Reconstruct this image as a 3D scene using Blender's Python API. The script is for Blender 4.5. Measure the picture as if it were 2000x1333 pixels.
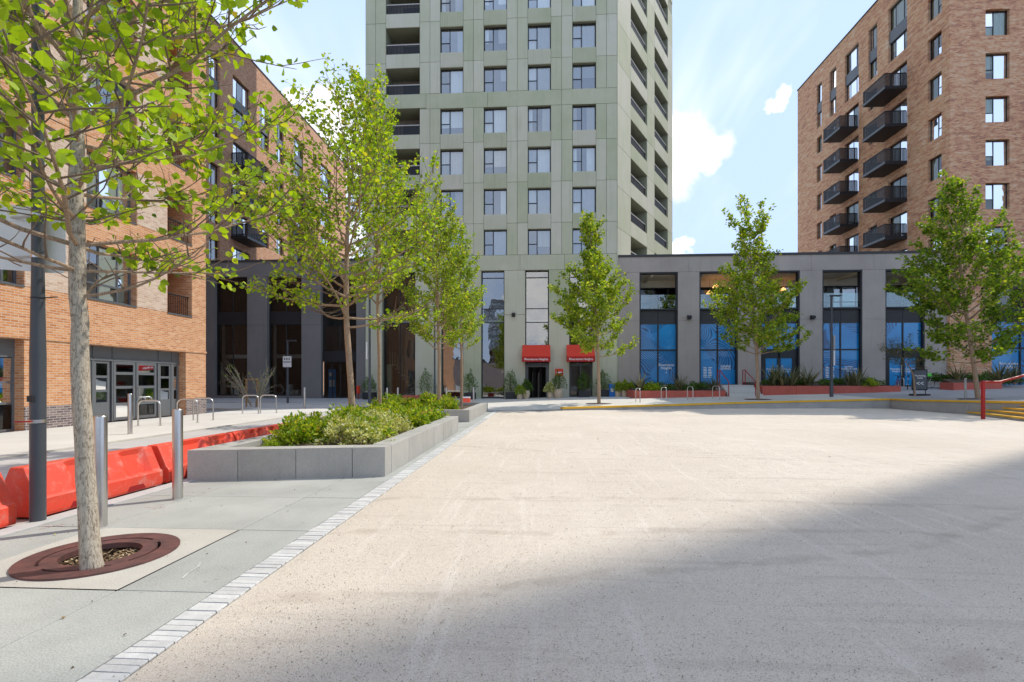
import bpy, bmesh, math, random
import numpy as np
from mathutils import Vector, Matrix, Quaternion

for o in list(bpy.data.objects):
    bpy.data.objects.remove(o, do_unlink=True)
scene = bpy.context.scene
C = scene.collection
R = math.radians
rng = random.Random(7)

# ------------------------------------------------------------------ camera
CAM_H, FPX, HOR, YAW = 1.45, 960.0, 745.0, R(3.28)
cam_d = bpy.data.cameras.new('camera')
cam_d.sensor_width = 36.0
cam_d.lens = 36.0 * FPX / 2000.0
cam_d.shift_y = (HOR - 666.5) / 2000.0
cam_d.clip_start = 0.05
cam_d.clip_end = 4000
cam = bpy.data.objects.new('camera', cam_d)
cam.location = (0, 0, CAM_H)
cam.rotation_euler = (R(90), 0, YAW)
C.objects.link(cam)
scene.camera = cam
cy = scene.cycles
cy.max_bounces = 6
cy.diffuse_bounces = 3
cy.glossy_bounces = 3
cy.transmission_bounces = 4
cy.transparent_max_bounces = 8
cy.caustics_reflective = False
cy.caustics_refractive = False

# ------------------------------------------------------------------ light
SUN_AZ, SUN_EL = R(55.0), R(52.0)          # azimuth from +Y towards +X
SKY_STR, SUN_STR, EXPOSURE = 0.15, 2.0, 0.97
sun_d = bpy.data.lights.new('sun', 'SUN')
sun_d.energy = SUN_STR
sun_d.angle = R(0.55)
sun_d.color = (1.0, 0.95, 0.86)
sun = bpy.data.objects.new('sun', sun_d)
S = Vector((math.sin(SUN_AZ) * math.cos(SUN_EL), math.cos(SUN_AZ) * math.cos(SUN_EL), math.sin(SUN_EL)))
sun.rotation_euler = S.to_track_quat('Z', 'Y').to_euler()
sun.location = S * 100
C.objects.link(sun)

vs = scene.view_settings
vs.view_transform = 'Standard'
vs.look = 'None'
vs.exposure = EXPOSURE
vs.gamma = 1.0
vs.use_curve_mapping = False

world = bpy.data.worlds.new('World')
scene.world = world
world.use_nodes = True
world.cycles.sampling_method = 'MANUAL'
world.cycles.sample_map_resolution = 256
nt = world.node_tree
for n in list(nt.nodes):
    nt.nodes.remove(n)
_o = nt.nodes.new('ShaderNodeOutputWorld')
_b = nt.nodes.new('ShaderNodeBackground')
_b.inputs['Strength'].default_value = SKY_STR
nt.links.new(_b.outputs[0], _o.inputs[0])
_s = nt.nodes.new('ShaderNodeTexSky')
_s.sky_type = 'NISHITA'
_s.sun_disc = False
_s.sun_elevation = SUN_EL
_s.sun_rotation = SUN_AZ
_s.air_density = 1.0
_s.dust_density = 0.6
_s.ozone_density = 1.5


def px_dir(x, y):
    a = (x - 1000.0) / FPX
    c, s_ = math.cos(YAW), math.sin(YAW)
    return Vector((-s_ + c * a, c + s_ * a, (HOR - y) / FPX))


class NB:
    """tiny node helper"""
    def __init__(self, tree):
        self.t = tree

    def n(self, kind, **kw):
        nd = self.t.nodes.new(kind)
        for k, v in kw.items():
            if k.startswith('i_'):
                key = k[2:]
                key = int(key) if key.isdigit() else key.replace('_', ' ')
                nd.inputs[key].default_value = v
            else:
                setattr(nd, k, v)
        return nd

    def l(self, a, b):
        self.t.links.new(a, b)

    def math(self, op, a, b=None, c=None, clamp=False):
        nd = self.t.nodes.new('ShaderNodeMath')
        nd.operation = op
        nd.use_clamp = clamp
        for i, v in enumerate((a, b, c)):
            if v is None:
                continue
            if isinstance(v, (int, float)):
                nd.inputs[i].default_value = v
            else:
                self.l(v, nd.inputs[i])
        return nd.outputs[0]

    def noise(self, vec, scale, detail=4, rough=0.55, lac=2.0, dist=0.0):
        nd = self.t.nodes.new('ShaderNodeTexNoise')
        nd.inputs['Scale'].default_value = scale
        nd.inputs['Detail'].default_value = detail
        nd.inputs['Roughness'].default_value = rough
        nd.inputs['Lacunarity'].default_value = lac
        nd.inputs['Distortion'].default_value = dist
        if vec is not None:
            self.l(vec, nd.inputs['Vector'])
        return nd

    def mapping(self, vec, scale=(1, 1, 1), loc=(0, 0, 0), rot=(0, 0, 0)):
        nd = self.t.nodes.new('ShaderNodeMapping')
        nd.inputs['Scale'].default_value = scale
        nd.inputs['Location'].default_value = loc
        nd.inputs['Rotation'].default_value = rot
        self.l(vec, nd.inputs['Vector'])
        return nd.outputs[0]

    def rng(self, v, a, b, c=0.0, d=1.0, interp='SMOOTHSTEP'):
        nd = self.t.nodes.new('ShaderNodeMapRange')
        nd.interpolation_type = interp
        self.l(v, nd.inputs['Value'])
        nd.inputs['From Min'].default_value = a
        nd.inputs['From Max'].default_value = b
        nd.inputs['To Min'].default_value = c
        nd.inputs['To Max'].default_value = d
        return nd.outputs[0]

    def mix(self, f, a, b, blend='MIX'):
        nd = self.t.nodes.new('ShaderNodeMix')
        nd.data_type = 'RGBA'
        nd.blend_type = blend
        for sock, v in ((nd.inputs[0], f), (nd.inputs[6], a), (nd.inputs[7], b)):
            if isinstance(v, (int, float)):
                sock.default_value = v
            elif isinstance(v, (tuple, list)):
                sock.default_value = (*v[:3], 1.0)
            else:
                self.l(v, sock)
        return nd.outputs[2]

    def ramp(self, fac, stops, interp='LINEAR'):
        nd = self.t.nodes.new('ShaderNodeValToRGB')
        cr = nd.color_ramp
        cr.interpolation = interp
        while len(cr.elements) > 1:
            cr.elements.remove(cr.elements[-1])
        cr.elements[0].position = stops[0][0]
        cr.elements[0].color = (*stops[0][1], 1)
        for p, c in stops[1:]:
            e = cr.elements.new(p)
            e.color = (*c, 1)
        self.l(fac, nd.inputs[0])
        return nd.outputs[0]


# clouds: thin streaks over the whole dome, heaped clouds low round the horizon
wb = NB(nt)
tc = wb.n('ShaderNodeTexCoord')
D = tc.outputs['Generated']
sep = wb.n('ShaderNodeSeparateXYZ')
wb.l(D, sep.inputs[0])
zc = wb.math('MAXIMUM', sep.outputs[2], 0.02)
den = wb.math('ADD', zc, 0.12)
pxn = wb.math('DIVIDE', sep.outputs[0], den)
pyn = wb.math('DIVIDE', sep.outputs[1], den)
comb = wb.n('ShaderNodeCombineXYZ')
wb.l(pxn, comb.inputs[0])
wb.l(pyn, comb.inputs[1])
streak_v = wb.mapping(comb.outputs[0], scale=(1.6, 0.55, 1), rot=(0, 0, R(38)), loc=(3.1, 1.7, 0))
n1 = wb.noise(streak_v, 1.15, 4, 0.62, dist=0.35)
n2 = wb.noise(wb.mapping(comb.outputs[0], scale=(1, 1, 1), loc=(7.3, 2.2, 0)), 0.5, 1, 0.5)
wisp = wb.math('MULTIPLY', wb.rng(n1.outputs[0], 0.44, 0.76), wb.rng(n2.outputs[0], 0.34, 0.60), clamp=True)
# heaped clouds
warp = wb.noise(D, 10.0, 4.5, 0.66)
sub = wb.n('ShaderNodeVectorMath', operation='SUBTRACT')
wb.l(warp.outputs['Color'], sub.inputs[0])
sub.inputs[1].default_value = (0.5, 0.5, 0.5)
scl = wb.n('ShaderNodeVectorMath', operation='SCALE')
wb.l(sub.outputs[0], scl.inputs[0])
scl.inputs['Scale'].default_value = 0.135
add = wb.n('ShaderNodeVectorMath', operation='ADD')
wb.l(D, add.inputs[0])
wb.l(scl.outputs[0], add.inputs[1])
cum = None
blobs = [(628, 225, .052), (668, 250, .062), (600, 285, .06), (690, 300, .05), (640, 320, .06),
         (1330, 290, .055), (1372, 285, .040), (1300, 330, .055), (1522, 208, .021),
         (1350, 492, .025), (1290, 500, .03), (660, 470, .05)]
for bx, by, br in blobs:
    c = px_dir(bx, by).normalized()
    dn = wb.n('ShaderNodeVectorMath', operation='DISTANCE')
    wb.l(add.outputs[0], dn.inputs[0])
    dn.inputs[1].default_value = c
    m = wb.rng(dn.outputs['Value'], br * 1.12, br * 0.60)
    cum = m if cum is None else wb.math('MAXIMUM', cum, m)
nb_ = wb.noise(D, 3.4, 4, 0.6)
low = wb.math('MULTIPLY', wb.rng(nb_.outputs[0], 0.62, 0.67), wb.rng(sep.outputs[2], 0.62, 0.30), clamp=True)
back = wb.rng(sep.outputs[1], 0.35, 0.1)
low = wb.math('MULTIPLY', low, back)
cum = wb.math('MAXIMUM', cum, low)
CLOUD = 5.2
ccol = wb.ramp(warp.outputs[0], [(0.36, (CLOUD * .66, CLOUD * .71, CLOUD * .80)), (0.60, (CLOUD, CLOUD * .995, CLOUD * .985))])
skyc = wb.mix(0.96, _s.outputs[0], (2.25, 2.95, 4.25))
haze_c = wb.mix(wb.math('MULTIPLY', wisp, 0.62), skyc, (CLOUD * .93, CLOUD * .95, CLOUD))
wb.l(wb.mix(cum, haze_c, ccol), _b.inputs['Color'])

# ------------------------------------------------------------------ tiny geometry kit
def on_z(x, y, z=0.0):
    d = px_dir(x, y)
    t = (z - CAM_H) / d.z
    return Vector((d.x * t, d.y * t, z))


def on_y(x, y, Y):
    d = px_dir(x, y)
    t = Y / d.y
    return Vector((d.x * t, Y, CAM_H + d.z * t))


def on_x(x, y, X):
    d = px_dir(x, y)
    t = X / d.x
    return Vector((X, d.y * t, CAM_H + d.z * t))


def origin_of(o):
    v = Vector((0, 0, 0))
    while o is not None:
        v = v + o.location
        o = o.parent
    return v


class Frame:
    """a wall plane: u along it, v up, w outwards"""
    def __init__(s, origin, u, n):
        s.o = Vector(origin)
        s.u = Vector(u).normalized()
        s.n = Vector(n).normalized()

    def p(s, u, v, w=0.0):
        return s.o + s.u * u + Vector((0, 0, v)) + s.n * w


WORLD = Frame((0, 0, 0), (1, 0, 0), (0, -1, 0))


class MB:
    def __init__(s):
        s.v = []
        s.f = []
        s.m = []

    def add(s, vs_, fs, mi=0):
        b = len(s.v)
        s.v.extend([tuple(p) for p in vs_])
        for f in fs:
            s.f.append(tuple(b + i for i in f))
            s.m.append(mi)
        return s

    def quad(s, a, b, c, d, mi=0):
        return s.add([a, b, c, d], [(0, 1, 2, 3)], mi)

    def box(s, x0, x1, y0, y1, z0, z1, mi=0):
        vs_ = [(x, y, z) for z in (z0, z1) for y in (y0, y1) for x in (x0, x1)]
        return s.add(vs_, [(0, 2, 3, 1), (4, 5, 7, 6), (0, 1, 5, 4), (2, 6, 7, 3), (0, 4, 6, 2), (1, 3, 7, 5)], mi)

    def fbox(s, fr, u0, u1, v0, v1, w0, w1, mi=0):
        vs_ = [fr.p(u, v, w) for v in (v0, v1) for w in (w0, w1) for u in (u0, u1)]
        # w outward: flip winding relative to box (u, w) handedness is fixed up by recalc
        return s.add(vs_, [(0, 2, 3, 1), (4, 5, 7, 6), (0, 1, 5, 4), (2, 6, 7, 3), (0, 4, 6, 2), (1, 3, 7, 5)], mi)

    def cbox(s, x0, x1, y0, y1, z0, z1, b=0.01, mi=0):
        """box with chamfered edges"""
        vs_ = []
        idx = {}
        for ix, x in enumerate((x0, x1)):
            for iy, y in enumerate((y0, y1)):
                for iz, z in enumerate((z0, z1)):
                    sx, sy, sz = (1 - 2 * ix) * b, (1 - 2 * iy) * b, (1 - 2 * iz) * b
                    idx[ix, iy, iz, 0] = len(vs_); vs_.append((x, y + sy, z + sz))
                    idx[ix, iy, iz, 1] = len(vs_); vs_.append((x + sx, y, z + sz))
                    idx[ix, iy, iz, 2] = len(vs_); vs_.append((x + sx, y + sy, z))
        fs = []
        for k in (0, 1):
            fs.append([idx[k, 0, 0, 0], idx[k, 1, 0, 0], idx[k, 1, 1, 0], idx[k, 0, 1, 0]])
            fs.append([idx[0, k, 0, 1], idx[1, k, 0, 1], idx[1, k, 1, 1], idx[0, k, 1, 1]])
            fs.append([idx[0, 0, k, 2], idx[1, 0, k, 2], idx[1, 1, k, 2], idx[0, 1, k, 2]])
        for a in (0, 1):
            for c in (0, 1):
                fs.append([idx[0, a, c, 1], idx[1, a, c, 1], idx[1, a, c, 2], idx[0, a, c, 2]])
                fs.append([idx[a, 0, c, 0], idx[a, 1, c, 0], idx[a, 1, c, 2], idx[a, 0, c, 2]])
                fs.append([idx[a, c, 0, 0], idx[a, c, 1, 0], idx[a, c, 1, 1], idx[a, c, 0, 1]])
        for a in (0, 1):
            for c in (0, 1):
                for e in (0, 1):
                    fs.append([idx[a, c, e, 0], idx[a, c, e, 1], idx[a, c, e, 2]])
        return s.add(vs_, fs, mi)

    def prism(s, poly, z0, z1, mi=0, ztop=None):
        n = len(poly)
        vs_ = [(p[0], p[1], z0) for p in poly] + [(p[0], p[1], z1 if ztop is None else ztop[i]) for i, p in enumerate(poly)]
        fs = [tuple(range(n - 1, -1, -1)), tuple(range(n, 2 * n))]
        for i in range(n):
            j = (i + 1) % n
            fs.append((i, j, n + j, n + i))
        return s.add(vs_, fs, mi)

    def profile(s, prof, axis0, axis1, mi=0):
        """closed 2D profile [(a,z)] extruded between two 3D frames: axis = function(a,z)->point"""
        n = len(prof)
        vs_ = [axis0(a, z) for a, z in prof] + [axis1(a, z) for a, z in prof]
        fs = [tuple(range(n - 1, -1, -1)), tuple(range(n, 2 * n))]
        for i in range(n):
            j = (i + 1) % n
            fs.append((i, j, n + j, n + i))
        return s.add(vs_, fs, mi)

    def tube(s, pts, rad, n=8, mi=0, caps=True):
        pts = [Vector(p) for p in pts]
        if isinstance(rad, (int, float)):
            rad = [rad] * len(pts)
        b = len(s.v)
        up = Vector((0, 0, 1))
        prev = None
        for i, p in enumerate(pts):
            if i == 0:
                t = pts[1] - pts[0]
            elif i == len(pts) - 1:
                t = pts[-1] - pts[-2]
            else:
                t = (pts[i + 1] - pts[i]).normalized() + (pts[i] - pts[i - 1]).normalized()
            t.normalize()
            if prev is None:
                ref = up if abs(t.z) < 0.9 else Vector((1, 0, 0))
                x = t.cross(ref).normalized()
            else:
                x = (prev - t * prev.dot(t))
                x = x.normalized() if x.length > 1e-6 else t.cross(Vector((1, 0, 0))).normalized()
            prev = x
            y = t.cross(x)
            for k in range(n):
                a = 2 * math.pi * k / n
                s.v.append(tuple(p + x * (math.cos(a) * rad[i]) + y * (math.sin(a) * rad[i])))
        for i in range(len(pts) - 1):
            for k in range(n):
                k2 = (k + 1) % n
                s.f.append((b + i * n + k, b + i * n + k2, b + (i + 1) * n + k2, b + (i + 1) * n + k))
                s.m.append(mi)
        if caps:
            s.f.append(tuple(b + k for k in range(n - 1, -1, -1))); s.m.append(mi)
            e = b + (len(pts) - 1) * n
            s.f.append(tuple(e + k for k in range(n))); s.m.append(mi)
        return s

    def lathe(s, prof, n=20, c=(0, 0), mi=0):
        b = len(s.v)
        for r, z in prof:
            for k in range(n):
                a = 2 * math.pi * k / n
                s.v.append((c[0] + r * math.cos(a), c[1] + r * math.sin(a), z))
        for i in range(len(prof) - 1):
            for k in range(n):
                k2 = (k + 1) % n
                s.f.append((b + i * n + k, b + i * n + k2, b + (i + 1) * n + k2, b + (i + 1) * n + k)); s.m.append(mi)
        s.f.append(tuple(b + k for k in range(n - 1, -1, -1))); s.m.append(mi)
        e = b + (len(prof) - 1) * n
        s.f.append(tuple(e + k for k in range(n))); s.m.append(mi)
        return s

    def build(s, name, mat, parent=None, smooth=False, recalc=True):
        me = bpy.data.meshes.new(name)
        o = origin_of(parent) if parent else Vector((0, 0, 0))
        if o.length > 0:
            vs_ = [(p[0] - o.x, p[1] - o.y, p[2] - o.z) for p in s.v]
        else:
            vs_ = s.v
        me.from_pydata(vs_, [], s.f)
        mats = mat if isinstance(mat, (list, tuple)) else [mat]
        for m in mats:
            me.materials.append(m)
        if len(mats) > 1:
            me.polygons.foreach_set('material_index', s.m)
        if recalc:
            bm = bmesh.new()
            bm.from_mesh(me)
            bmesh.ops.recalc_face_normals(bm, faces=bm.faces)
            bm.to_mesh(me)
            bm.free()
        if smooth:
            me.polygons.foreach_set('use_smooth', [True] * len(me.polygons))
            try:
                me.set_sharp_from_angle(angle=R(40))
            except Exception:
                pass
        me.update()
        ob = bpy.data.objects.new(name, me)
        C.objects.link(ob)
        ob.parent = parent
        return ob


def tag(o, label=None, cat=None, group=None, kind=None):
    if label: o['label'] = label
    if cat: o['category'] = cat
    if group: o['group'] = group
    if kind: o['kind'] = kind
    return o


def thing(name, loc, label, cat, group=None):
    o = bpy.data.objects.new(name, None)
    o.empty_display_size = 0.2
    o.location = loc
    C.objects.link(o)
    return tag(o, label, cat, group)


def copy_thing(root, loc, rz=0.0, label=None, scale=None, parent=None):
    c = root.copy()
    C.objects.link(c)
    c.parent = parent
    if parent is None:
        c.location = loc
        c.rotation_euler = (0, 0, rz)
        if scale is not None:
            c.scale = scale if isinstance(scale, (tuple, list)) else (scale,) * 3
        if label:
            c['label'] = label
    for ch in list(root.children):
        copy_thing(ch, None, parent=c)
    return c


def facade(mb, fr, u0, u1, v0, v1, openings, mi=0, rmi=0):
    """front skin with rectangular openings (u0,u1,v0,v1,depth) and their reveals"""
    us = sorted({u0, u1, *[o[0] for o in openings], *[o[1] for o in openings]})
    vv = sorted({v0, v1, *[o[2] for o in openings], *[o[3] for o in openings]})
    us = [u for u in us if u0 - 1e-6 <= u <= u1 + 1e-6]
    vv = [v for v in vv if v0 - 1e-6 <= v <= v1 + 1e-6]
    for i in range(len(us) - 1):
        for j in range(len(vv) - 1):
            cu, cv = (us[i] + us[i + 1]) / 2, (vv[j] + vv[j + 1]) / 2
            if any(o[0] < cu < o[1] and o[2] < cv < o[3] for o in openings):
                continue
            mb.quad(fr.p(us[i], vv[j]), fr.p(us[i + 1], vv[j]), fr.p(us[i + 1], vv[j + 1]), fr.p(us[i], vv[j + 1]), mi)
    for a, b, c, d, dep in openings:
        for (p, q) in (((a, c), (a, d)), ((b, c), (b, d)), ((a, c), (b, c)), ((a, d), (b, d))):
            mb.quad(fr.p(*p), fr.p(*q), fr.p(q[0], q[1], -dep), fr.p(p[0], p[1], -dep), rmi)


# ------------------------------------------------------------------ materials
def new_mat(name):
    m = bpy.data.materials.new(name)
    m.use_nodes = True
    t = m.node_tree
    for n in list(t.nodes):
        t.nodes.remove(n)
    b = NB(t)
    out = b.n('ShaderNodeOutputMaterial')
    return m, b, out


def principled(b, out, rough=0.6, metal=0.0, spec=0.4):
    p = b.n('ShaderNodeBsdfPrincipled')
    p.inputs['Roughness'].default_value = rough
    p.inputs['Metallic'].default_value = metal
    p.inputs['Specular IOR Level'].default_value = spec
    b.l(p.outputs[0], out.inputs[0])
    return p


def bump(b, p, h, strength=0.3, dist=0.01):
    bn = b.n('ShaderNodeBump')
    bn.inputs['Strength'].default_value = strength
    bn.inputs['Distance'].default_value = dist
    b.l(h, bn.inputs['Height'])
    b.l(bn.outputs[0], p.inputs['Normal'])


def wpos(b):
    return b.n('ShaderNodeNewGeometry').outputs['Position']


def mottled(name, col, var=0.12, scale=3.0, rough=0.7, metal=0.0, spec=0.3, obj_var=0.0, fine=60.0, fine_amt=0.12,
            bump_s=0.15, hue=None, streak=0.0, dust=0.0, spots=0.0):
    """paint/concrete/stone: base colour with large mottling, fine grain, optional per-piece variation and run-down streaks"""
    m, b, out = new_mat(name)
    p = principled(b, out, rough, metal, spec)
    P = wpos(b)
    n1 = b.noise(P, scale, 5, 0.6)
    n2 = b.noise(P, fine, 3, 0.6)
    lo = tuple(c * (1 - var) for c in col)
    hi = tuple(min(1, c * (1 + var)) for c in col)
    if hue:
        lo = hue
    base = b.ramp(n1.outputs[0], [(0.3, lo), (0.7, hi)])
    g = b.rng(n2.outputs[0], 0.25, 0.75, 1 - fine_amt, 1 + fine_amt, 'LINEAR')
    comb = b.n('ShaderNodeCombineXYZ')
    for i in range(3):
        b.l(g, comb.inputs[i])
    c = b.mix(1.0, base, comb.outputs[0], 'MULTIPLY')
    if streak > 0:
        st = b.noise(b.mapping(P, scale=(2.2, 2.2, 0.12)), 1.6, 5, 0.65)
        f = b.rng(st.outputs[0], 0.5, 0.72, 0.0, streak)
        c = b.mix(f, c, tuple(x * 0.62 for x in col))
    if obj_var > 0:
        oi = b.n('ShaderNodeObjectInfo')
        f = b.rng(oi.outputs['Random'], 0, 1, 1 - obj_var, 1 + obj_var, 'LINEAR')
        cm = b.n('ShaderNodeCombineXYZ')
        for i in range(3):
            b.l(f, cm.inputs[i])
        c = b.mix(1.0, c, cm.outputs[0], 'MULTIPLY')
    if dust > 0:
        dn_ = b.noise(P, 5.5, 6, .7)
        c = b.mix(b.math('MULTIPLY', b.rng(dn_.outputs[0], .52, .74), dust), c, (.52, .40, .33))
        sc_ = b.noise(b.mapping(P, scale=(9, .7, 9)), 3.0, 4, .7)
        c = b.mix(b.rng(sc_.outputs[0], .64, .72, 0, .5), c, (.80, .32, .25))
    if spots > 0:
        vo = b.n('ShaderNodeTexVoronoi')
        vo.inputs['Scale'].default_value = 5.5
        b.l(P, vo.inputs['Vector'])
        rs = b.n('ShaderNodeSeparateColor')
        b.l(vo.outputs['Color'], rs.inputs[0])
        k_ = b.math('MULTIPLY', b.rng(vo.outputs['Distance'], .10, .075), b.rng(rs.outputs[0], .55, .6))
        c = b.mix(b.math('MULTIPLY', k_, spots), c, tuple(x * .55 for x in col))
        dk_ = b.noise(P, 2.4, 6, .72)
        c = b.mix(b.rng(dk_.outputs[0], .54, .74, 0, spots * .8), c, tuple(x * .68 for x in col))
    b.l(c, p.inputs['Base Color'])
    if bump_s > 0:
        bump(b, p, n2.outputs[0], bump_s, 0.006)
    return m


def brick_mat(name, stops, mortar, rough=0.85, bw=0.225, bh=0.075, mort=0.010, streak=0.35, bump_s=0.6, sscale=(1.1, 5.0, 1)):
    m, b, out = new_mat(name)
    p = principled(b, out, rough, 0, 0.25)
    P = wpos(b)
    sp = b.n('ShaderNodeSeparateXYZ')
    b.l(P, sp.inputs[0])
    cb = b.n('ShaderNodeCombineXYZ')
    b.l(b.math('ADD', sp.outputs[0], sp.outputs[1]), cb.inputs[0])
    b.l(sp.outputs[2], cb.inputs[1])
    br = b.n('ShaderNodeTexBrick')
    br.offset = 0.5
    br.inputs['Color1'].default_value = (0, 0, 0, 1)
    br.inputs['Color2'].default_value = (1, 1, 1, 1)
    br.inputs['Mortar'].default_value = (0.5, 0.5, 0.5, 1)
    br.inputs['Scale'].default_value = 1.0
    br.inputs['Mortar Size'].default_value = mort
    br.inputs['Mortar Smooth'].default_value = 0.15
    br.inputs['Bias'].default_value = 0.0
    br.inputs['Brick Width'].default_value = bw
    br.inputs['Row Height'].default_value = bh
    b.l(cb.outputs[0], br.inputs['Vector'])
    # coarse batches of darker and lighter brick
    st = b.noise(b.mapping(cb.outputs[0], scale=sscale), 1.2, 5, 0.7)
    big = b.noise(P, 0.22, 3, 0.5)
    f = b.math('ADD', b.math('MULTIPLY', br.outputs['Color'], 1 - streak), b.math('MULTIPLY', b.rng(st.outputs[0], 0.25, 0.75, 0, 1, 'LINEAR'), streak))
    f = b.math('ADD', f, b.math('MULTIPLY', b.math('SUBTRACT', big.outputs[0], 0.5), 0.35), clamp=True)
    c = b.ramp(f, stops)
    gr = b.noise(P, 45, 4, 0.6)
    c = b.mix(b.rng(gr.outputs[0], 0.3, 0.8, 0.0, 0.25), c, tuple(x * 0.55 for x in stops[0][1]))
    c = b.mix(br.outputs['Fac'], c, mortar)
    b.l(c, p.inputs['Base Color'])
    h = b.math('SUBTRACT', b.math('MULTIPLY', gr.outputs[0], 0.35), br.outputs['Fac'])
    bump(b, p, h, bump_s, 0.008)
    return m


def glass_mat(name, tint=(0.75, 0.82, 0.8), refl=0.22, rough=0.01, wavy=0.0, glow=(1, 1, 1)):
    m, b, out = new_mat(name)
    tr = b.n('ShaderNodeBsdfTransparent')
    tr.inputs[0].default_value = (*tint, 1)
    gl = b.n('ShaderNodeBsdfGlossy')
    gl.inputs['Color'].default_value = (*glow, 1)
    gl.inputs['Roughness'].default_value = rough
    lw = b.n('ShaderNodeLayerWeight')
    lw.inputs[0].default_value = 0.35
    f = b.rng(lw.outputs['Fresnel'], 0.0, 1.0, refl, 1.0, 'LINEAR')
    if wavy > 0:
        nn = b.noise(wpos(b), 0.9, 2, 0.5)
        bn = b.n('ShaderNodeBump')
        bn.inputs['Strength'].default_value = wavy
        bn.inputs['Distance'].default_value = 0.02
        b.l(nn.outputs[0], bn.inputs['Height'])
        b.l(bn.outputs[0], gl.inputs['Normal'])
    mx = b.n('ShaderNodeMixShader')
    b.l(f, mx.inputs[0])
    b.l(tr.outputs[0], mx.inputs[1])
    b.l(gl.outputs[0], mx.inputs[2])
    b.l(mx.outputs[0], out.inputs[0])
    return m


def leaf_mat(name, stops, trans=0.45, rough=0.55, tcol=(1.35, 1.25, 0.30)):
    m, b, out = new_mat(name)
    at = b.n('ShaderNodeAttribute')
    at.attribute_name = 'rnd'
    oi = b.n('ShaderNodeObjectInfo')
    f = b.math('FRACT', b.math('ADD', at.outputs['Fac'], b.math('MULTIPLY', oi.outputs['Random'], 0.37)))
    c = b.ramp(f, stops)
    p = b.n('ShaderNodeBsdfPrincipled')
    p.inputs['Roughness'].default_value = rough
    p.inputs['Specular IOR Level'].default_value = 0.35
    b.l(c, p.inputs['Base Color'])
    tl = b.n('ShaderNodeBsdfTranslucent')
    b.l(b.mix(1.0, c, (*tcol,), 'MULTIPLY'), tl.inputs[0])
    mx = b.n('ShaderNodeMixShader')
    mx.inputs[0].default_value = trans
    b.l(p.outputs[0], mx.inputs[1])
    b.l(tl.outputs[0], mx.inputs[2])
    b.l(mx.outputs[0], out.inputs[0])
    return m


def bark_mat(name, pale, dark, scars=0.5):
    m, b, out = new_mat(name)
    p = principled(b, out, 0.85, 0, 0.2)
    P = wpos(b)
    n1 = b.noise(b.mapping(P, scale=(1, 1, 0.30)), 75, 6, 0.68, dist=0.8)
    n2 = b.noise(P, 9, 4, 0.6)
    n3 = b.noise(b.mapping(P, scale=(0.35, 0.35, 1.6)), 11, 3, 0.55)
    c = b.ramp(n1.outputs[0], [(0.34, dark), (0.52, pale), (0.8, tuple(min(1, x * 1.18) for x in pale))])
    c = b.mix(b.rng(n2.outputs[0], 0.54, 0.74, 0, 0.42), c, tuple(x * 0.55 for x in pale))
    c = b.mix(b.rng(n3.outputs[0], 0.62, 0.7, 0, scars), c, dark)
    b.l(c, p.inputs['Base Color'])
    bump(b, p, n1.outputs[0], 0.9, 0.012)
    return m


def plain(name, col, rough=0.5, metal=0.0, spec=0.4, var=0.06):
    return mottled(name, col, var, 4.0, rough, metal, spec, 0.0, 80, 0.05, 0.05)


def emit_mat(name, col, s):
    m, b, out = new_mat(name)
    e = b.n('ShaderNodeEmission')
    e.inputs[0].default_value = (*col, 1)
    e.inputs[1].default_value = s
    b.l(e.outputs[0], out.inputs[0])
    return m


M = {}
M['orange_brick'] = brick_mat('orange_brick', [(0, (.42, .15, .055)), (.35, (.58, .245, .09)), (.7, (.67, .33, .145)), (1, (.72, .46, .27))], (.57, .45, .35))
M['pale_brick'] = brick_mat('pale_brick', [(0, (.44, .27, .18)), (.5, (.60, .43, .31)), (1, (.70, .57, .45))], (.60, .52, .44))
M['plinth_brick'] = brick_mat('plinth_brick', [(0, (.10, .075, .085)), (.5, (.19, .14, .14)), (1, (.30, .23, .21))], (.42, .38, .34), streak=0.1)
M['red_brick'] = brick_mat('red_brick', [(0, (.38, .135, .065)), (.4, (.58, .26, .125)), (.75, (.68, .38, .21)), (1, (.76, .54, .37))], (.56, .45, .37))
M['mixed_brick'] = brick_mat('mixed_brick', [(0.18, (.25, .07, .04)), (.38, (.56, .205, .085)), (.52, (.73, .355, .155)), (.68, (.78, .48, .26)), (.86, (.82, .65, .47))], (.58, .46, .37), streak=0.72, sscale=(.75, 3.4, 1))
M['dark_frame'] = plain('dark_frame', (.022, .024, .027), .45)
M['grey_frame'] = plain('grey_frame', (.10, .11, .12), .45)
M['panel_grey'] = plain('panel_grey', (.13, .14, .15), .45)
M['black_metal'] = plain('black_metal', (.018, .019, .022), .5)
M['pole_grey'] = plain('pole_grey', (.06, .066, .075), .38, 0.0, .5)
M['steel'] = plain('steel', (.58, .56, .53), .28, 1.0)
M['glass'] = glass_mat('glass', (.84, .90, .90), .24, wavy=.25)
M['glass_low'] = glass_mat('glass_low', (.76, .90, .84), .09, wavy=.2)
M['glass_dark'] = glass_mat('glass_dark', (.62, .67, .67), .012, wavy=.2)
M['glass_front'] = glass_mat('glass_front', (.5, .55, .56), .25, wavy=.25)
M['glass_rail'] = glass_mat('glass_rail', (.72, .85, .83), .10)
M['curtain'] = mottled('curtain', (.78, .77, .74), .05, 2, .9, fine_amt=.04, bump_s=0)
M['curtain_beige'] = mottled('curtain_beige', (.66, .58, .47), .05, 2, .9, fine_amt=.04, bump_s=0)
M['blind_grey'] = mottled('blind_grey', (.42, .43, .44), .05, 2, .9, fine_amt=.04, bump_s=0)
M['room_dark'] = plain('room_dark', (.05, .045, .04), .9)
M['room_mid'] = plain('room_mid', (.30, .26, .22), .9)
M['soffit'] = plain('soffit', (.86, .79, .66), .8)
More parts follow.
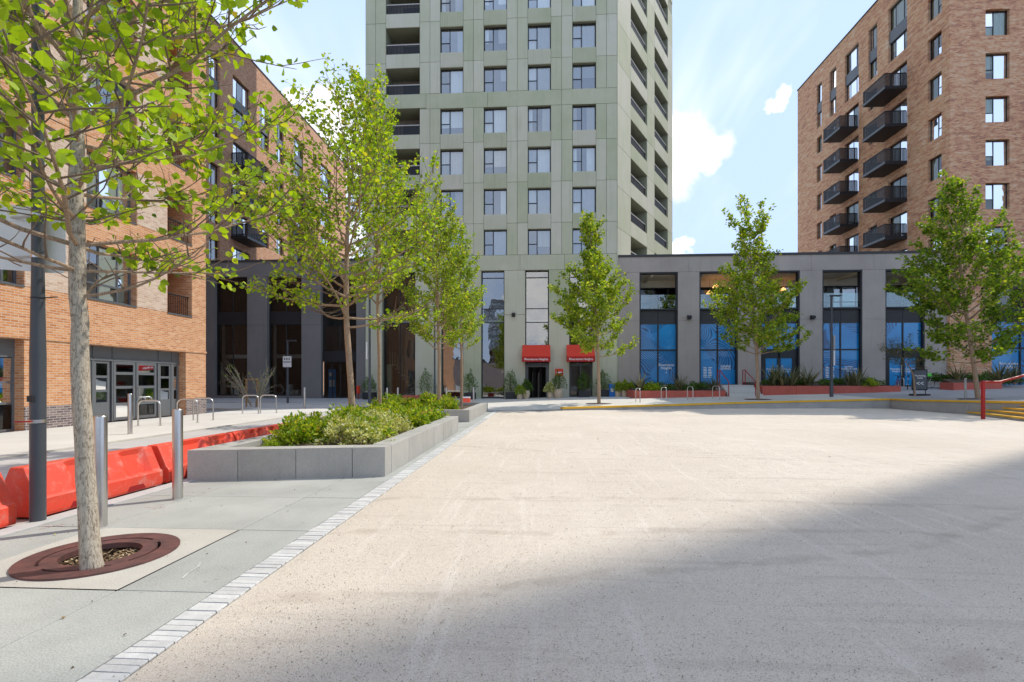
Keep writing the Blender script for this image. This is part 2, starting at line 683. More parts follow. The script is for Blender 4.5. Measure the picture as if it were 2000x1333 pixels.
M['green_concrete'] = None
M['gravel'] = None
M['concrete_slab'] = mottled('concrete_slab', (.385, .388, .35), .15, 1.2, .85, spots=.5, obj_var=.05, fine=110, fine_amt=.34, bump_s=.12)
M['cream_slab'] = mottled('cream_slab', (.49, .46, .40), .10, 1.6, .85, spots=.45, fine=120, fine_amt=.24, bump_s=.12)
M['cream_paving'] = mottled('cream_paving', (.60, .57, .51), .09, .6, .85, spots=.35, fine=120, fine_amt=.10, bump_s=.1)
M['road'] = mottled('road', (.47, .45, .42), .13, .5, .9, fine=160, fine_amt=.16, bump_s=.15)
M['grey_paving'] = mottled('grey_paving', (.36, .36, .36), .10, .5, .85, fine=90, fine_amt=.10, bump_s=.1)
M['white_granite'] = mottled('white_granite', (.55, .54, .51), .10, 9, .75, obj_var=.10, fine=260, fine_amt=.28, bump_s=.2)
M['granite'] = mottled('granite', (.40, .385, .345), .07, 2.5, .72, obj_var=.05, fine=120, fine_amt=.34, bump_s=.2, streak=.25)
M['podium_grey'] = mottled('podium_grey', (.385, .345, .30), .12, .35, .8, fine=50, fine_amt=.10, bump_s=.1, streak=.22)
M['left_podium'] = mottled('left_podium', (.20, .19, .183), .12, .35, .8, fine=50, fine_amt=.08, bump_s=.1, streak=.2)
M['coping_dark'] = plain('coping_dark', (.045, .045, .045), .6)
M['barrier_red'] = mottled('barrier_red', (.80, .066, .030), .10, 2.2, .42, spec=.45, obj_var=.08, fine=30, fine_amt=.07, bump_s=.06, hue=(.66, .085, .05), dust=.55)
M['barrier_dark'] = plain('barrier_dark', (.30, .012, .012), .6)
M['rust'] = mottled('rust', (.125, .050, .042), .3, 7, .55, spec=.45, fine=90, fine_amt=.2, hue=(.062, .034, .032))
def mulch_mat():
    m, b, out = new_mat('mulch')
    p = principled(b, out, .9, 0, .2)
    g = b.n('ShaderNodeNewGeometry')
    b.l(b.ramp(g.outputs['Random Per Island'], [(0, (.035, .022, .014)), (.4, (.14, .085, .045)), (.75, (.36, .25, .14)), (1, (.62, .48, .30))]), p.inputs['Base Color'])
    return m


M['mulch'] = mulch_mat()
M['soil'] = mottled('soil', (.09, .065, .045), .35, 12, .95, fine=60, fine_amt=.4, bump_s=.8)
M['yellow'] = mottled('yellow', (.72, .41, .03), .10, 2.0, .6, fine=60, fine_amt=.08, bump_s=.05, streak=.15)
M['step_side'] = mottled('step_side', (.34, .33, .31), .1, 2.0, .8, fine=80, fine_amt=.12)
M['red_paint'] = plain('red_paint', (.36, .018, .018), .4)
M['red_planter'] = mottled('red_planter', (.50, .12, .085), .12, 1.5, .7, fine=80, fine_amt=.1, streak=.2)
M['awning'] = mottled('awning', (.70, .055, .028), .05, 3, .7, fine=150, fine_amt=.04, bump_s=.05)
M['awning_valance'] = mottled('awning_valance', (.42, .022, .02), .05, 3, .7, fine=150, fine_amt=.04, bump_s=.05)
M['white_paint'] = plain('white_paint', (.78, .78, .76), .45)
M['sign_grey'] = plain('sign_grey', (.42, .41, .38), .5)
M['pot'] = mottled('pot', (.60, .49, .36), .15, 5, .8, obj_var=.1, fine=70, fine_amt=.15)
M['black_pot'] = plain('black_pot', (.03, .032, .035), .55)
M['blue_bin'] = plain('blue_bin', (.01, .16, .55), .4)
M['timber'] = plain('timber', (.42, .25, .12), .7, var=.2)
M['green_plastic'] = plain('green_plastic', (.12, .62, .06), .4)
M['white_plastic'] = plain('white_plastic', (.75, .76, .77), .35)
M['rubber'] = plain('rubber', (.02, .02, .02), .7)
M['purple'] = plain('purple', (.16, .10, .26), .4)
M['lamp_glow'] = emit_mat('lamp_glow', (1.0, .48, .17), 1.1)
M['bark_pale'] = bark_mat('bark_pale', (.50, .43, .33), (.16, .115, .075), .55)
M['bark_brown'] = bark_mat('bark_brown', (.42, .30, .20), (.19, .125, .08), .25)
M['twig'] = plain('twig', (.20, .135, .09), .85, var=.2)
M['leaf_poplar'] = leaf_mat('leaf_poplar', [(0, (.085, .18, .016)), (.3, (.25, .40, .022)), (.7, (.37, .54, .03)), (.93, (.50, .60, .055)), (1, (.62, .48, .07))], .5)
M['leaf_mid'] = leaf_mat('leaf_mid', [(0, (.09, .17, .016)), (.35, (.24, .38, .025)), (.8, (.42, .54, .045)), (1, (.58, .52, .09))], .48)
M['leaf_dark'] = leaf_mat('leaf_dark', [(0, (.06, .13, .013)), (.45, (.18, .31, .024)), (.85, (.33, .46, .04)), (1, (.48, .48, .08))], .46)
M['leaf_shrub'] = leaf_mat('leaf_shrub', [(0, (.075, .16, .012)), (.35, (.19, .33, .02)), (.7, (.40, .52, .03)), (.93, (.60, .62, .08)), (1, (.50, .27, .06))], .4)
M['leaf_pale'] = leaf_mat('leaf_pale', [(0, (.26, .31, .09)), (.5, (.52, .55, .20)), (1, (.74, .74, .45))], .35)
M['leaf_hedge'] = leaf_mat('leaf_hedge', [(0, (.035, .085, .014)), (.5, (.075, .165, .02)), (1, (.17, .28, .035))], .3)
M['leaf_lime'] = leaf_mat('leaf_lime', [(0, (.16, .30, .01)), (.5, (.32, .46, .02)), (1, (.50, .55, .05))], .4)
M['leaf_blade'] = leaf_mat('leaf_blade', [(0, (.06, .08, .04)), (.5, (.15, .16, .08)), (1, (.34, .30, .17))], .25)
M['leaf_pine'] = leaf_mat('leaf_pine', [(0, (.03, .06, .012)), (.6, (.08, .11, .02)), (1, (.20, .17, .06))], .25)


def green_concrete():
    m, b, out = new_mat('green_concrete')
    p = principled(b, out, .8, 0, .25)
    P = wpos(b)
    oi = b.n('ShaderNodeObjectInfo')
    n1 = b.noise(P, .45, 5, .6)
    n2 = b.noise(P, 25, 4, .65)
    f = b.math('ADD', b.math('MULTIPLY', oi.outputs['Random'], .62), b.math('MULTIPLY', b.rng(n1.outputs[0], .3, .7, 0, 1, 'LINEAR'), .42), clamp=True)
    c = b.ramp(f, [(0.05, (.41, .44, .285)), (.4, (.49, .50, .355)), (.75, (.55, .545, .42)), (1, (.60, .575, .475))])
    st = b.noise(b.mapping(P, scale=(3, 3, .15)), 1.4, 5, .65)
    c = b.mix(b.rng(st.outputs[0], .5, .75, 0, .35), c, (.30, .34, .20))
    c = b.mix(b.rng(n2.outputs[0], .5, .8, 0, .22), c, (.55, .54, .45))
    b.l(c, p.inputs['Base Color'])
    bump(b, p, n2.outputs[0], .15, .01)
    return m


def gravel_mat():
    m, b, out = new_mat('gravel')
    p = principled(b, out, .95, 0, .15)
    P = wpos(b)
    big = b.noise(P, .28, 5, .55)
    mid = b.noise(P, 2.6, 6, .65)
    # faint drag and tyre marks running diagonally
    tr = b.noise(b.mapping(P, scale=(.16, 3.2, 1), rot=(0, 0, R(24))), 1.9, 5, .6, dist=.4)
    tr2 = b.noise(b.mapping(P, scale=(3.6, .2, 1), rot=(0, 0, R(52))), 1.7, 4, .6, dist=.3)
    fine = b.noise(P, 110, 3, .7)
    v = b.n('ShaderNodeTexVoronoi')
    v.inputs['Scale'].default_value = 210
    b.l(P, v.inputs['Vector'])
    v2 = b.n('ShaderNodeTexVoronoi')
    v2.inputs['Scale'].default_value = 85
    b.l(P, v2.inputs['Vector'])
    c = b.ramp(big.outputs[0], [(.3, (.60, .51, .40)), (.7, (.72, .63, .515))])
    c = b.mix(b.rng(mid.outputs[0], .35, .75, 0, .42), c, (.54, .455, .36))
    c = b.mix(b.rng(tr.outputs[0], .56, .66, 0, .42), c, (.47, .395, .31))
    c = b.mix(b.rng(tr2.outputs[0], .56, .66, 0, .34), c, (.80, .72, .62))
    sc = b.n('ShaderNodeSeparateColor')
    b.l(v.outputs['Color'], sc.inputs[0])
    c = b.mix(b.math('MULTIPLY', b.rng(sc.outputs[0], .0, 1.0, 0, 1, 'LINEAR'), .34), c, (.86, .80, .71))
    c = b.mix(b.math('MULTIPLY', b.rng(sc.outputs[1], .80, .97), .62), c, (.24, .19, .145))
    sc2 = b.n('ShaderNodeSeparateColor')
    b.l(v2.outputs['Color'], sc2.inputs[0])
    dk = b.math('MULTIPLY', b.rng(sc2.outputs[1], .88, .93), b.rng(v2.outputs['Distance'], .40, .28))
    patch = b.rng(b.noise(P, .9, 4, .6).outputs[0], .40, .62)
    c = b.mix(b.math('MULTIPLY', b.math('MULTIPLY', dk, patch), .75), c, (.14, .11, .09))
    # paired tyre tracks sweeping across the square
    sp2 = b.n('ShaderNodeSeparateXYZ')
    b.l(P, sp2.inputs[0])
    wob = b.noise(P, .35, 2, .5)
    for cx_, cy_, rad_, wid in ((-6, 26, 25.2, .05), (-6, 26, 23.7, .05), (24, -9, 16.8, .045), (24, -9, 15.4, .045), (9, 40, 31.5, .04), (2, -22, 27.3, .05), (2, -22, 28.6, .05)):
        dx_ = b.math('SUBTRACT', sp2.outputs[0], cx_)
        dy_ = b.math('SUBTRACT', sp2.outputs[1], cy_)
        rr_ = b.math('SQRT', b.math('ADD', b.math('MULTIPLY', dx_, dx_), b.math('MULTIPLY', dy_, dy_)))
        rr_ = b.math('ADD', rr_, b.math('MULTIPLY', wob.outputs[0], .9))
        band_ = b.rng(b.math('ABSOLUTE', b.math('SUBTRACT', rr_, rad_)), wid * 2.2, wid * .6)
        c = b.mix(b.math('MULTIPLY', b.math('MULTIPLY', band_, b.rng(mid.outputs[0], .38, .62)), .42), c, (.44, .365, .285))
    b.l(c, p.inputs['Base Color'])
    h = b.math('ADD', b.math('MULTIPLY', v.outputs['Distance'], .8), b.math('ADD', fine.outputs[0], b.math('MULTIPLY', tr.outputs[0], 1.5)))
    bump(b, p, h, .55, .012)
    return m


def wave_vinyl():
    """blue printed window film with contour lines"""
    m, b, out = new_mat('blue_vinyl')
    p = principled(b, out, .22, 0, .5)
    p.inputs['Coat Weight'].default_value = .7
    p.inputs['Coat Roughness'].default_value = .02
    P = wpos(b)
    sp = b.n('ShaderNodeSeparateXYZ')
    b.l(P, sp.inputs[0])
    cb = b.n('ShaderNodeCombineXYZ')
    b.l(sp.outputs[0], cb.inputs[0])
    b.l(sp.outputs[2], cb.inputs[1])
    n = b.noise(b.mapping(cb.outputs[0], loc=(1.7, .6, 0)), .24, 0, .4, dist=.55)
    lines = b.math('FRACT', b.math('MULTIPLY', n.outputs[0], 52.0))
    ln = b.math('MULTIPLY', b.rng(lines, .0, .12), b.rng(lines, .56, .42))
    band = b.noise(b.mapping(cb.outputs[0], loc=(3.3, 9.1, 0)), .34, 0, .4)
    msk = b.rng(band.outputs[0], .43, .445)
    f = b.math('MULTIPLY', ln, msk)
    base = b.ramp(b.noise(cb.outputs[0], .5, 3, .5).outputs[0], [(.3, (.008, .19, .47)), (.7, (.018, .28, .60))])
    b.l(b.mix(b.math('MULTIPLY', f, .9), base, (.006, .05, .15)), p.inputs['Base Color'])
    return m


M['green_concrete'] = green_concrete()
M['gravel'] = gravel_mat()
M['vinyl'] = wave_vinyl()
M['sealant'] = plain('sealant', (.27, .28, .20), .9)
M['vinyl_plain'] = plain('vinyl_plain', (.014, .25, .56), .3)

# ------------------------------------------------------------------ the setting: ground, gravel, paving
def lerp_tab(tab, x):
    if x <= tab[0][0]: return tab[0][1]
    for (a, va), (b, vb) in zip(tab, tab[1:]):
        if x <= b:
            return va + (vb - va) * (x - a) / (b - a)
    return tab[-1][1]


ZC = [(-40, .02), (-3, .02), (1, .12), (10.5, .28), (18.6, .46), (23, .58), (30, .78), (45, .95)]
GC = [(-40, .010), (0, .007), (13, .017), (23, .02), (27, .03), (45, .03)]
YF = [(-40, 24.6), (-3, 24.0), (1.1, 24.5), (10.5, 26.9), (18.7, 27.4), (45, 27.4)]


def pave_z(X, Y):
    z = lerp_tab(ZC, X) + lerp_tab(GC, X) * max(0, Y - 26)
    if X <= 1.1:
        z *= min(1.0, max(0.0, (Y - 24.0) / 2.2)) ** .8
        z += .004
    if X > 18 and Y < 27.4:
        z += .025 * (27.4 - Y)
    return z


def sheet(name, mat, x0, x1, y0, y1, z):
    return tag(MB().quad((x0, y0, z), (x1, y0, z), (x1, y1, z), (x0, y1, z)).build(name, mat), kind='structure')


sheet('ground', M['grey_paving'], -900, 900, -400, 1500, -.10)
sheet('road', M['road'], -10.3, -5.0, -30, 25.2, -.03)
sheet('cross_road', M['road'], -60, -10.3, 25.2, 32.5, -.034)

# gravel square, slightly uneven
nx, ny = 110, 170
gx = np.linspace(-2.03, 18.62, nx)
gy = -6 + (27.5 + 6) * np.linspace(0, 1, ny) ** 1.15
mb = MB()
for j in range(ny):
    for i in range(nx):
        x, y = gx[i], gy[j]
        z = .008 * math.sin(x * .9 + 1.3 * math.sin(y * .5)) * math.cos(y * .7 + .4 * x) + .004 * math.sin(3.1 * x + 2 * y) - .004
        if i == 0: z = -.012
        mb.v.append((x, y, z))
for j in range(ny - 1):
    for i in range(nx - 1):
        a = j * nx + i
        mb.f.append((a, a + 1, a + nx + 1, a + nx)); mb.m.append(0)
tag(mb.build('gravel_square', M['gravel'], smooth=True, recalc=False), kind='structure')

# loose stones lying on the gravel, thickest near the viewer
nr = np.random.default_rng(3)
NP_ = 26000
dist = 1.6 + 11 * nr.random(NP_) ** 1.7
ang = nr.uniform(-.86, .86, NP_)
sx, sy = dist * np.sin(ang), dist * np.cos(ang)
keep = (sx > -2.0 - .14 * nr.random(NP_) ** 2.5) & (sx < 18.3)
sx, sy = sx[keep], sy[keep]
sr = nr.uniform(.0016, .0046, len(sx)) * (1 + .06 * sy)
octv = np.array([(1, 0, 0), (0, 1, 0), (-1, 0, 0), (0, -1, 0), (0, 0, .8), (0, 0, -.4)])
octf = [(0, 1, 4), (1, 2, 4), (2, 3, 4), (3, 0, 4)]
V = (octv[None] * sr[:, None, None] * nr.uniform(.6, 1.3, (len(sx), 6, 3)))
V[:, :, 0] += sx[:, None]; V[:, :, 1] += sy[:, None]; V[:, :, 2] += .002
F = [(k * 6 + a, k * 6 + b_, k * 6 + c) for k in range(len(sx)) for a, b_, c in octf]
me = bpy.data.meshes.new('loose_stones')
me.from_pydata(V.reshape(-1, 3).tolist(), [], F)
at = me.attributes.new('rnd', 'FLOAT', 'FACE')
at.data.foreach_set('value', np.repeat(nr.random(len(sx)), 4).astype(np.float32))
m_, b_, out_ = new_mat('stone_bits')
p_ = principled(b_, out_, .9, 0, .2)
a_ = b_.n('ShaderNodeAttribute'); a_.attribute_name = 'rnd'
b_.l(b_.ramp(a_.outputs['Fac'], [(0, (.10, .08, .065)), (.3, (.30, .25, .20)), (.6, (.58, .51, .43)), (1, (.76, .71, .64))]), p_.inputs['Base Color'])
me.materials.append(m_)
o = bpy.data.objects.new('loose_stones', me); C.objects.link(o)
tag(o, 'loose pale and dark grit scattered over the gravel square', 'gravel', kind='stuff')

# raised pavement in front of the buildings
def grid_sheet(name, mat, xs, yfun0, yfun1, nrow, zf):
    mb = MB()
    for x in xs:
        for j in range(nrow):
            y = yfun0(x) + (yfun1(x) - yfun0(x)) * j / (nrow - 1)
            mb.v.append((x, y, zf(x, y)))
    for i in range(len(xs) - 1):
        for j in range(nrow - 1):
            a = i * nrow + j
            mb.f.append((a, a + nrow, a + nrow + 1, a + 1)); mb.m.append(0)
    return tag(mb.build(name, mat, smooth=True), kind='structure')


xs = [-2.6, -1, 1.1, 3, 5, 8, 10.5, 13, 16, 18.7]
grid_sheet('pavement', M['cream_paving'], xs, lambda x: lerp_tab(YF, x), lambda x: 38.0, 12, pave_z)
xs = [18.7, 20, 22, 25, 28, 32, 40, 46]
grid_sheet('pavement', M['grey_paving'], xs, lambda x: 9.0, lambda x: 38.0, 20, pave_z)
grid_sheet('pavement', M['cream_paving'], [-10.3, -8, -5, -2.6], lambda x: 24.0, lambda x: 38.0, 8, pave_z)
grid_sheet('pavement', M['grey_paving'], [-30, -26, -18, -14, -10.3], lambda x: 32.5, lambda x: 38.0, 4, lambda x, y: .03 + .014 * (y - 32.5))
sheet('pavement', M['cream_paving'], -15.1, -10.3, -6, 25.2, 0.0)
sheet('pavement', M['concrete_slab'], -5.0, -2.24, 7.2, 24.1, -.006)
kb = tag(MB().box(-10.3, -10.18, -6, 25.2, -.09, .006).build('kerb', M['cream_slab']), kind='structure')
kb = tag(MB().box(-30, -10.18, 25.2, 25.34, -.09, .008).build('kerb', M['cream_slab']), kind='structure')
kb = tag(MB().box(-30, -10.3, 32.36, 32.5, -.09, .045).build('kerb', M['white_granite']), kind='structure')
kb = tag(MB().box(-5.22, -5.0, -6, 24.0, -.09, .012).build('kerb', M['white_granite']), kind='structure')

# near pavement: big slabs, each a piece, with the cream tree-pit slab
foot = tag(MB().box(-5.0, -2.24, -6, 7.25, -.2, -.094).build('footway', M['soil']), kind='structure')
GXC, GYC, GRR = -3.655, 3.90, .545          # tree grate centre and radius


def slab(x0, x1, y0, y1, mat):
    g = .006
    b = MB().cbox(x0 + g, x1 - g, y0 + g, y1 - g, -.06, rng.uniform(-.0012, .0012), .003)
    return b.build('paving_slab', mat, foot)


xsl = [-5.0, -4.36, -2.93, -2.24]
ysl = [-.78, .57, 1.92, 3.25, 4.64, 5.97, 7.25]
for i in range(3):
    for j in range(len(ysl) - 1):
        x0, x1, y0, y1 = xsl[i], xsl[i + 1], ysl[j], ysl[j + 1]
        if i == 1 and j == 3:
            # cream slab with a round hole for the grate: four pieces built from polygons
            N = 64
            cp = [(GXC + (GRR - .02) * math.cos(2 * math.pi * k / N), GYC + (GRR - .02) * math.sin(2 * math.pi * k / N)) for k in range(N)]
            def sq(px, py):
                dx, dy = px - GXC, py - GYC
                tx = ((x1 - .004 if dx > 0 else x0 + .004) - GXC) / dx if abs(dx) > 1e-6 else 1e9
                ty = ((y1 - .004 if dy > 0 else y0 + .004) - GYC) / dy if abs(dy) > 1e-6 else 1e9
                t = min(tx, ty)
                return (GXC + dx * t, GYC + dy * t)
            # make sure corners are hit
            mbs = MB()
            ring = []
            for k in range(N):
                ring.append((cp[k], sq(*cp[k])))
            cor = [(x0 + .004, y0 + .004), (x1 - .004, y0 + .004), (x1 - .004, y1 - .004), (x0 + .004, y1 - .004)]
            for k in range(N):
                a, A = ring[k]; c_, B = ring[(k + 1) % N]
                poly = [a, A]
                for co in cor:
                    t0 = math.atan2(A[1] - GYC, A[0] - GXC); t1 = math.atan2(B[1] - GYC, B[0] - GXC); tcn = math.atan2(co[1] - GYC, co[0] - GXC)
                    if t1 < t0: t1 += 2 * math.pi
                    if tcn < t0: tcn += 2 * math.pi
                    if t0 < tcn < t1: poly.append(co)
                poly += [B, c_]
                mbs.add([(p[0], p[1], .001) for p in poly], [tuple(range(len(poly)))])
                mbs.quad((a[0], a[1], .001), (c_[0], c_[1], .001), (c_[0], c_[1], -.08), (a[0], a[1], -.08))
            mbs.build('paving_slab', M['cream_slab'], foot)
        else:
            slab(x0, x1, y0, y1, M['concrete_slab'])

# white granite setts edging the gravel
edge = tag(MB().box(-2.235, -2.03, 1.2, 24.0, -.09, -.012).build('edging_strip', M['soil']), kind='structure')
sett = None
y = 1.3
k = 0
while y < 23.9 and k < 298:
    L = rng.uniform(.054, .066)
    if sett is None:
        sett = MB().cbox(-.099, .099, -.5, .5, -.05, 0, .004).build('sett', M['white_granite'], edge)
        me0 = sett.data
        ob = sett
    else:
        ob = bpy.data.objects.new('sett', me0); C.objects.link(ob); ob.parent = edge
    ob.location = (-2.1325 + rng.uniform(-.003, .003), y + L / 2, .003 + rng.uniform(-.003, .003))
    ob.scale = (1, L - .006, 1)
    ob.rotation_euler = (rng.uniform(-.01, .01), rng.uniform(-.012, .012), rng.uniform(-.012, .012))
    y += L
    k += 1
MB().cbox(-2.231, -2.034, y, 23.98, -.05, .002, .004).build('sett_run', M['white_granite'], edge)

# ------------------------------------------------------------------ windows
def window(parent, fr, u0, u1, v0, v1, inset, cells, glass, frame_mat, fw=.06, curtain=None, room=.9, room_mat=None, name='window', thick=.05):
    """cells: list of (ua,ub,va,vb) fractions of the opening, each a pane with its own border"""
    mb = MB()
    W, H = u1 - u0, v1 - v0
    w0, w1 = -inset - thick, -inset
    mb.fbox(fr, u0, u0 + fw, v0, v1, w0, w1)
    mb.fbox(fr, u1 - fw, u1, v0, v1, w0, w1)
    mb.fbox(fr, u0 + fw, u1 - fw, v0, v0 + fw, w0, w1)
    mb.fbox(fr, u0 + fw, u1 - fw, v1 - fw, v1, w0, w1)
    done = set()
    for a, b, c, d in cells:
        if a > .001 and ('u', a, c, d) not in done:
            done.add(('u', a, c, d))
            mb.fbox(fr, u0 + a * W - fw / 2, u0 + a * W + fw / 2, v0 + c * H, v0 + d * H, w0 + .004, w1 - .004)
        if c > .001 and ('v', c, a, b) not in done:
            done.add(('v', c, a, b))
            mb.fbox(fr, u0 + a * W, u0 + b * W, v0 + c * H - fw / 2, v0 + c * H + fw / 2, w0 + .006, w1 - .006)
    wd = mb.build(name, frame_mat, parent)
    for a, b, c, d in cells:
        ua, ub = u0 + a * W + fw * .45, u0 + b * W - fw * .45
        va, vb = v0 + c * H + fw * .45, v0 + d * H - fw * .45
        wp = -inset - thick * .55
        jt = rng.uniform(-.008, .008)
        jv = rng.uniform(-.008, .008)
        MB().quad(fr.p(ua, va, wp - jt - jv), fr.p(ub, va, wp + jt - jv), fr.p(ub, vb, wp + jt + jv), fr.p(ua, vb, wp - jt + jv)).build('pane', glass, wd)
    if curtain:
        cmat = M['curtain'] if rng.random() < .68 else M['curtain_beige'] if rng.random() < .6 else M['blind_grey']
        low_ = .04 if rng.random() < .8 else rng.uniform(.5, 1.1)
        for (ca, cb_) in curtain:
            n = max(6, int((cb_ - ca) * W / .05))
            cm = MB()
            wz = -inset - thick - .10
            for i in range(n + 1):
                u = u0 + (ca + (cb_ - ca) * i / n) * W
                ww = wz + .02 * math.sin(i * 1.9) + .012 * math.sin(i * .8 + 1)
                cm.v.append(tuple(fr.p(u, v0 + low_, ww)))
                cm.v.append(tuple(fr.p(u, v1 - .03, ww)))
            for i in range(n):
                cm.f.append((2 * i, 2 * i + 2, 2 * i + 3, 2 * i + 1)); cm.m.append(0)
            cm.build('curtain', cmat, wd, smooth=True)
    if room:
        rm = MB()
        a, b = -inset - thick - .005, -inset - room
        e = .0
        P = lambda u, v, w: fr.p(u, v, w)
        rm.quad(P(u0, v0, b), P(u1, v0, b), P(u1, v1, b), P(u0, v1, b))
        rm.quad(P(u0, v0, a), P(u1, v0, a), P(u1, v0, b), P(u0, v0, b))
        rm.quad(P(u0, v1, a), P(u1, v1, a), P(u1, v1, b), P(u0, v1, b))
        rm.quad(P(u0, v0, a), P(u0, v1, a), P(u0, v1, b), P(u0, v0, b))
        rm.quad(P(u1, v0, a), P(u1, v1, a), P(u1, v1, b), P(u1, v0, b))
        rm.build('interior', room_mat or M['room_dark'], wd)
    return wd


def on_frame(fr, x, y):
    d = px_dir(x, y)
    c = Vector((0, 0, CAM_H))
    t = (fr.o - c).dot(fr.n) / d.dot(fr.n)
    p = c + d * t
    return (p - fr.o).dot(fr.u), p.z


def text_mesh(parent, body, fr, u, v, w, size, mat, align='CENTER', name='lettering', spacing=1.0):
    cu = bpy.data.curves.new('t', 'FONT')
    cu.body = body
    cu.size = size
    cu.align_x = align
    cu.space_line = .85
    cu.space_character = spacing
    cu.extrude = .002
    cu.offset = size * .012
    ob = bpy.data.objects.new('t', cu)
    C.objects.link(ob)
    dg = bpy.context.evaluated_depsgraph_get()
    me = bpy.data.meshes.new_from_object(ob.evaluated_get(dg))
    bpy.data.objects.remove(ob, do_unlink=True)
    o0 = origin_of(parent)
    for vt in me.vertices:
        c = vt.co.copy()
        vt.co = fr.p(u + c.x, v + c.y, w + c.z) - o0
    me.materials.clear()
    me.materials.append(mat)
    r = bpy.data.objects.new(name, me)
    C.objects.link(r)
    r.parent = parent
    return r


# ------------------------------------------------------------------ green tower
T = 37.7
FT = Frame((0, T, 0), (1, 0, 0), (0, -1, 0))
XL, XR = on_y(714, 400, T).x, on_y(1205, 400, T).x
tower = thing('tower_block', (-4, T, 0), 'tall pale green concrete apartment tower with rows of curtained windows', 'building')
wins = [(on_y(a, 200, T).x, on_y(b, 200, T).x) for a, b in ((860, 905), (945, 990), (1031, 1076), (1118, 1164))]
LX0, LX1 = on_y(754, 200, T).x, on_y(820, 200, T).x
HEAD0, PITCH, WH = 13.10, 3.146, 1.96
heads = [HEAD0 + PITCH * j for j in range(9)]
gops = [(on_y(a, 600, T).x, on_y(b, 600, T).x) for a, b in ((747, 811), (862, 905), (940, 985), (1026, 1072), (1112, 1157))]
GH = 9.96
TTOP = 62.0
ops = []
for h in heads:
    for a, b in wins:
        ops.append((a, b, h - WH, h, .30))
    ops.append((LX0, LX1, h - 1.95, h + .1, 1.7))
for a, b in gops:
    ops.append((a, b, 0.05, GH, .5))
mb = MB()
facade(mb, FT, XL, XR, -.05, TTOP, ops)
AZC = R(30.2)
FC = Frame((XR, T, 0), (math.sin(AZC), math.cos(AZC), 0), (math.cos(AZC), -math.sin(AZC), 0))
UC = on_frame(FC, 1312.5, 200)[0]
ca = (on_frame(FC, 1231, 200)[0], on_frame(FC, 1263, 200)[0])
CHO = on_frame(FC, 1231, 81)[1] - (HEAD0 + 5 * PITCH)
cb2 = (on_frame(FC, 1277.5, 200)[0], on_frame(FC, 1303.6, 200)[0])
cops = []
for h in heads:
    for a, b in (ca, cb2):
        cops.append((a, b, h + CHO - 1.95, h + CHO, 1.5))
facade(mb, FC, 0, UC, -.05, TTOP, cops)
e = FC.p(UC, 0)
BY = 54.3
for p, q in (((e.x, e.y), (e.x, BY)), ((e.x, BY), (XL, BY)), ((XL, BY), (XL, T))):
    mb.quad((p[0], p[1], -.05), (q[0], q[1], -.05), (q[0], q[1], TTOP), (p[0], p[1], TTOP))
mb.add([(XL, T, TTOP), (XR, T, TTOP), (e.x, e.y, TTOP), (e.x, BY, TTOP), (XL, BY, TTOP)], [(0, 1, 2, 3, 4)])
mb.build('wall', M['sealant'], tower)

PT = .045
G = .014


def panel(fr, u0, u1, v0, v1, ribs=0, g=G):
    mb = MB()
    mb.fbox(fr, u0 + g, u1 - g, v0 + g, v1 - g, 0, PT)
    if ribs:
        for i in range(ribs):
            c = u0 + (u1 - u0) * (i + .5) / ribs
            q = (u1 - u0) / ribs * .28
            mb.fbox(fr, c - q, c + q, v0 + g + .02, v1 - g - .04, PT - .005, PT + .035)
    return mb.build('wall_panel', M['green_concrete'], tower)


def split(a, b):
    return [(a, (a + b) / 2), ((a + b) / 2, b)]


piers = split(XL, LX0) + split(LX1, wins[0][0])
for i in range(3):
    piers += split(wins[i][1], wins[i + 1][0])
piers += split(wins[3][1], XR)
bays = [(LX0, LX1)] + wins
JO = .48
TOPV = heads[-1] + 1.2
for j, h in enumerate(heads):
    lo = GH + 1.18 if j == 0 else heads[j - 1] + JO
    hi = h + JO
    if j in (4,): lo = heads[3] + 1.186
    if j in (3,): hi = heads[3]
    for u0, u1 in piers:
        panel(FT, u0, u1, lo, hi)
    if j == 3:
        for a, b in [(XL, LX0 - .4), (LX0 - .4, LX1 + .5), (LX1 + .5, (wins[1][0] + wins[1][1]) / 2 - .6), ((wins[1][0] + wins[1][1]) / 2 - .6, (wins[2][1] + wins[3][0]) / 2), ((wins[2][1] + wins[3][0]) / 2, XR)]:
            panel(FT, a, b, heads[3] + .1 * (a < LX0), heads[3] + 1.186)
    for k, (u0, u1) in enumerate(bays):
        if j == 0: continue
        if j - 1 == 3: continue
        top = h - WH if k else h - 1.95
        bot = heads[j - 1] + (.1 if k == 0 else 0)
        panel(FT, u0, u1, bot, top, ribs=0 if k == 0 else 9)
for a, b in [(XL, LX1 + .4), (LX1 + .4, wins[1][0] - .5), (wins[1][0] - .5, wins[2][0] - .6), (wins[2][0] - .6, wins[3][0] - .6), (wins[3][0] - .6, XR)]:
    panel(FT, a, b, GH, GH + 1.18)
panel(FT, XL, XR, TOPV - .7, TTOP)
gp = [(XL, gops[0][0]), (gops[0][1], gops[1][0]), (gops[1][1], gops[2][0]), (gops[2][1], gops[3][0]), (gops[3][1], gops[4][0]), (gops[4][1], XR)]
for a, b in gp:
    panel(FT, a, b, -.02, 6.55)
    panel(FT, a, b, 6.55, GH)
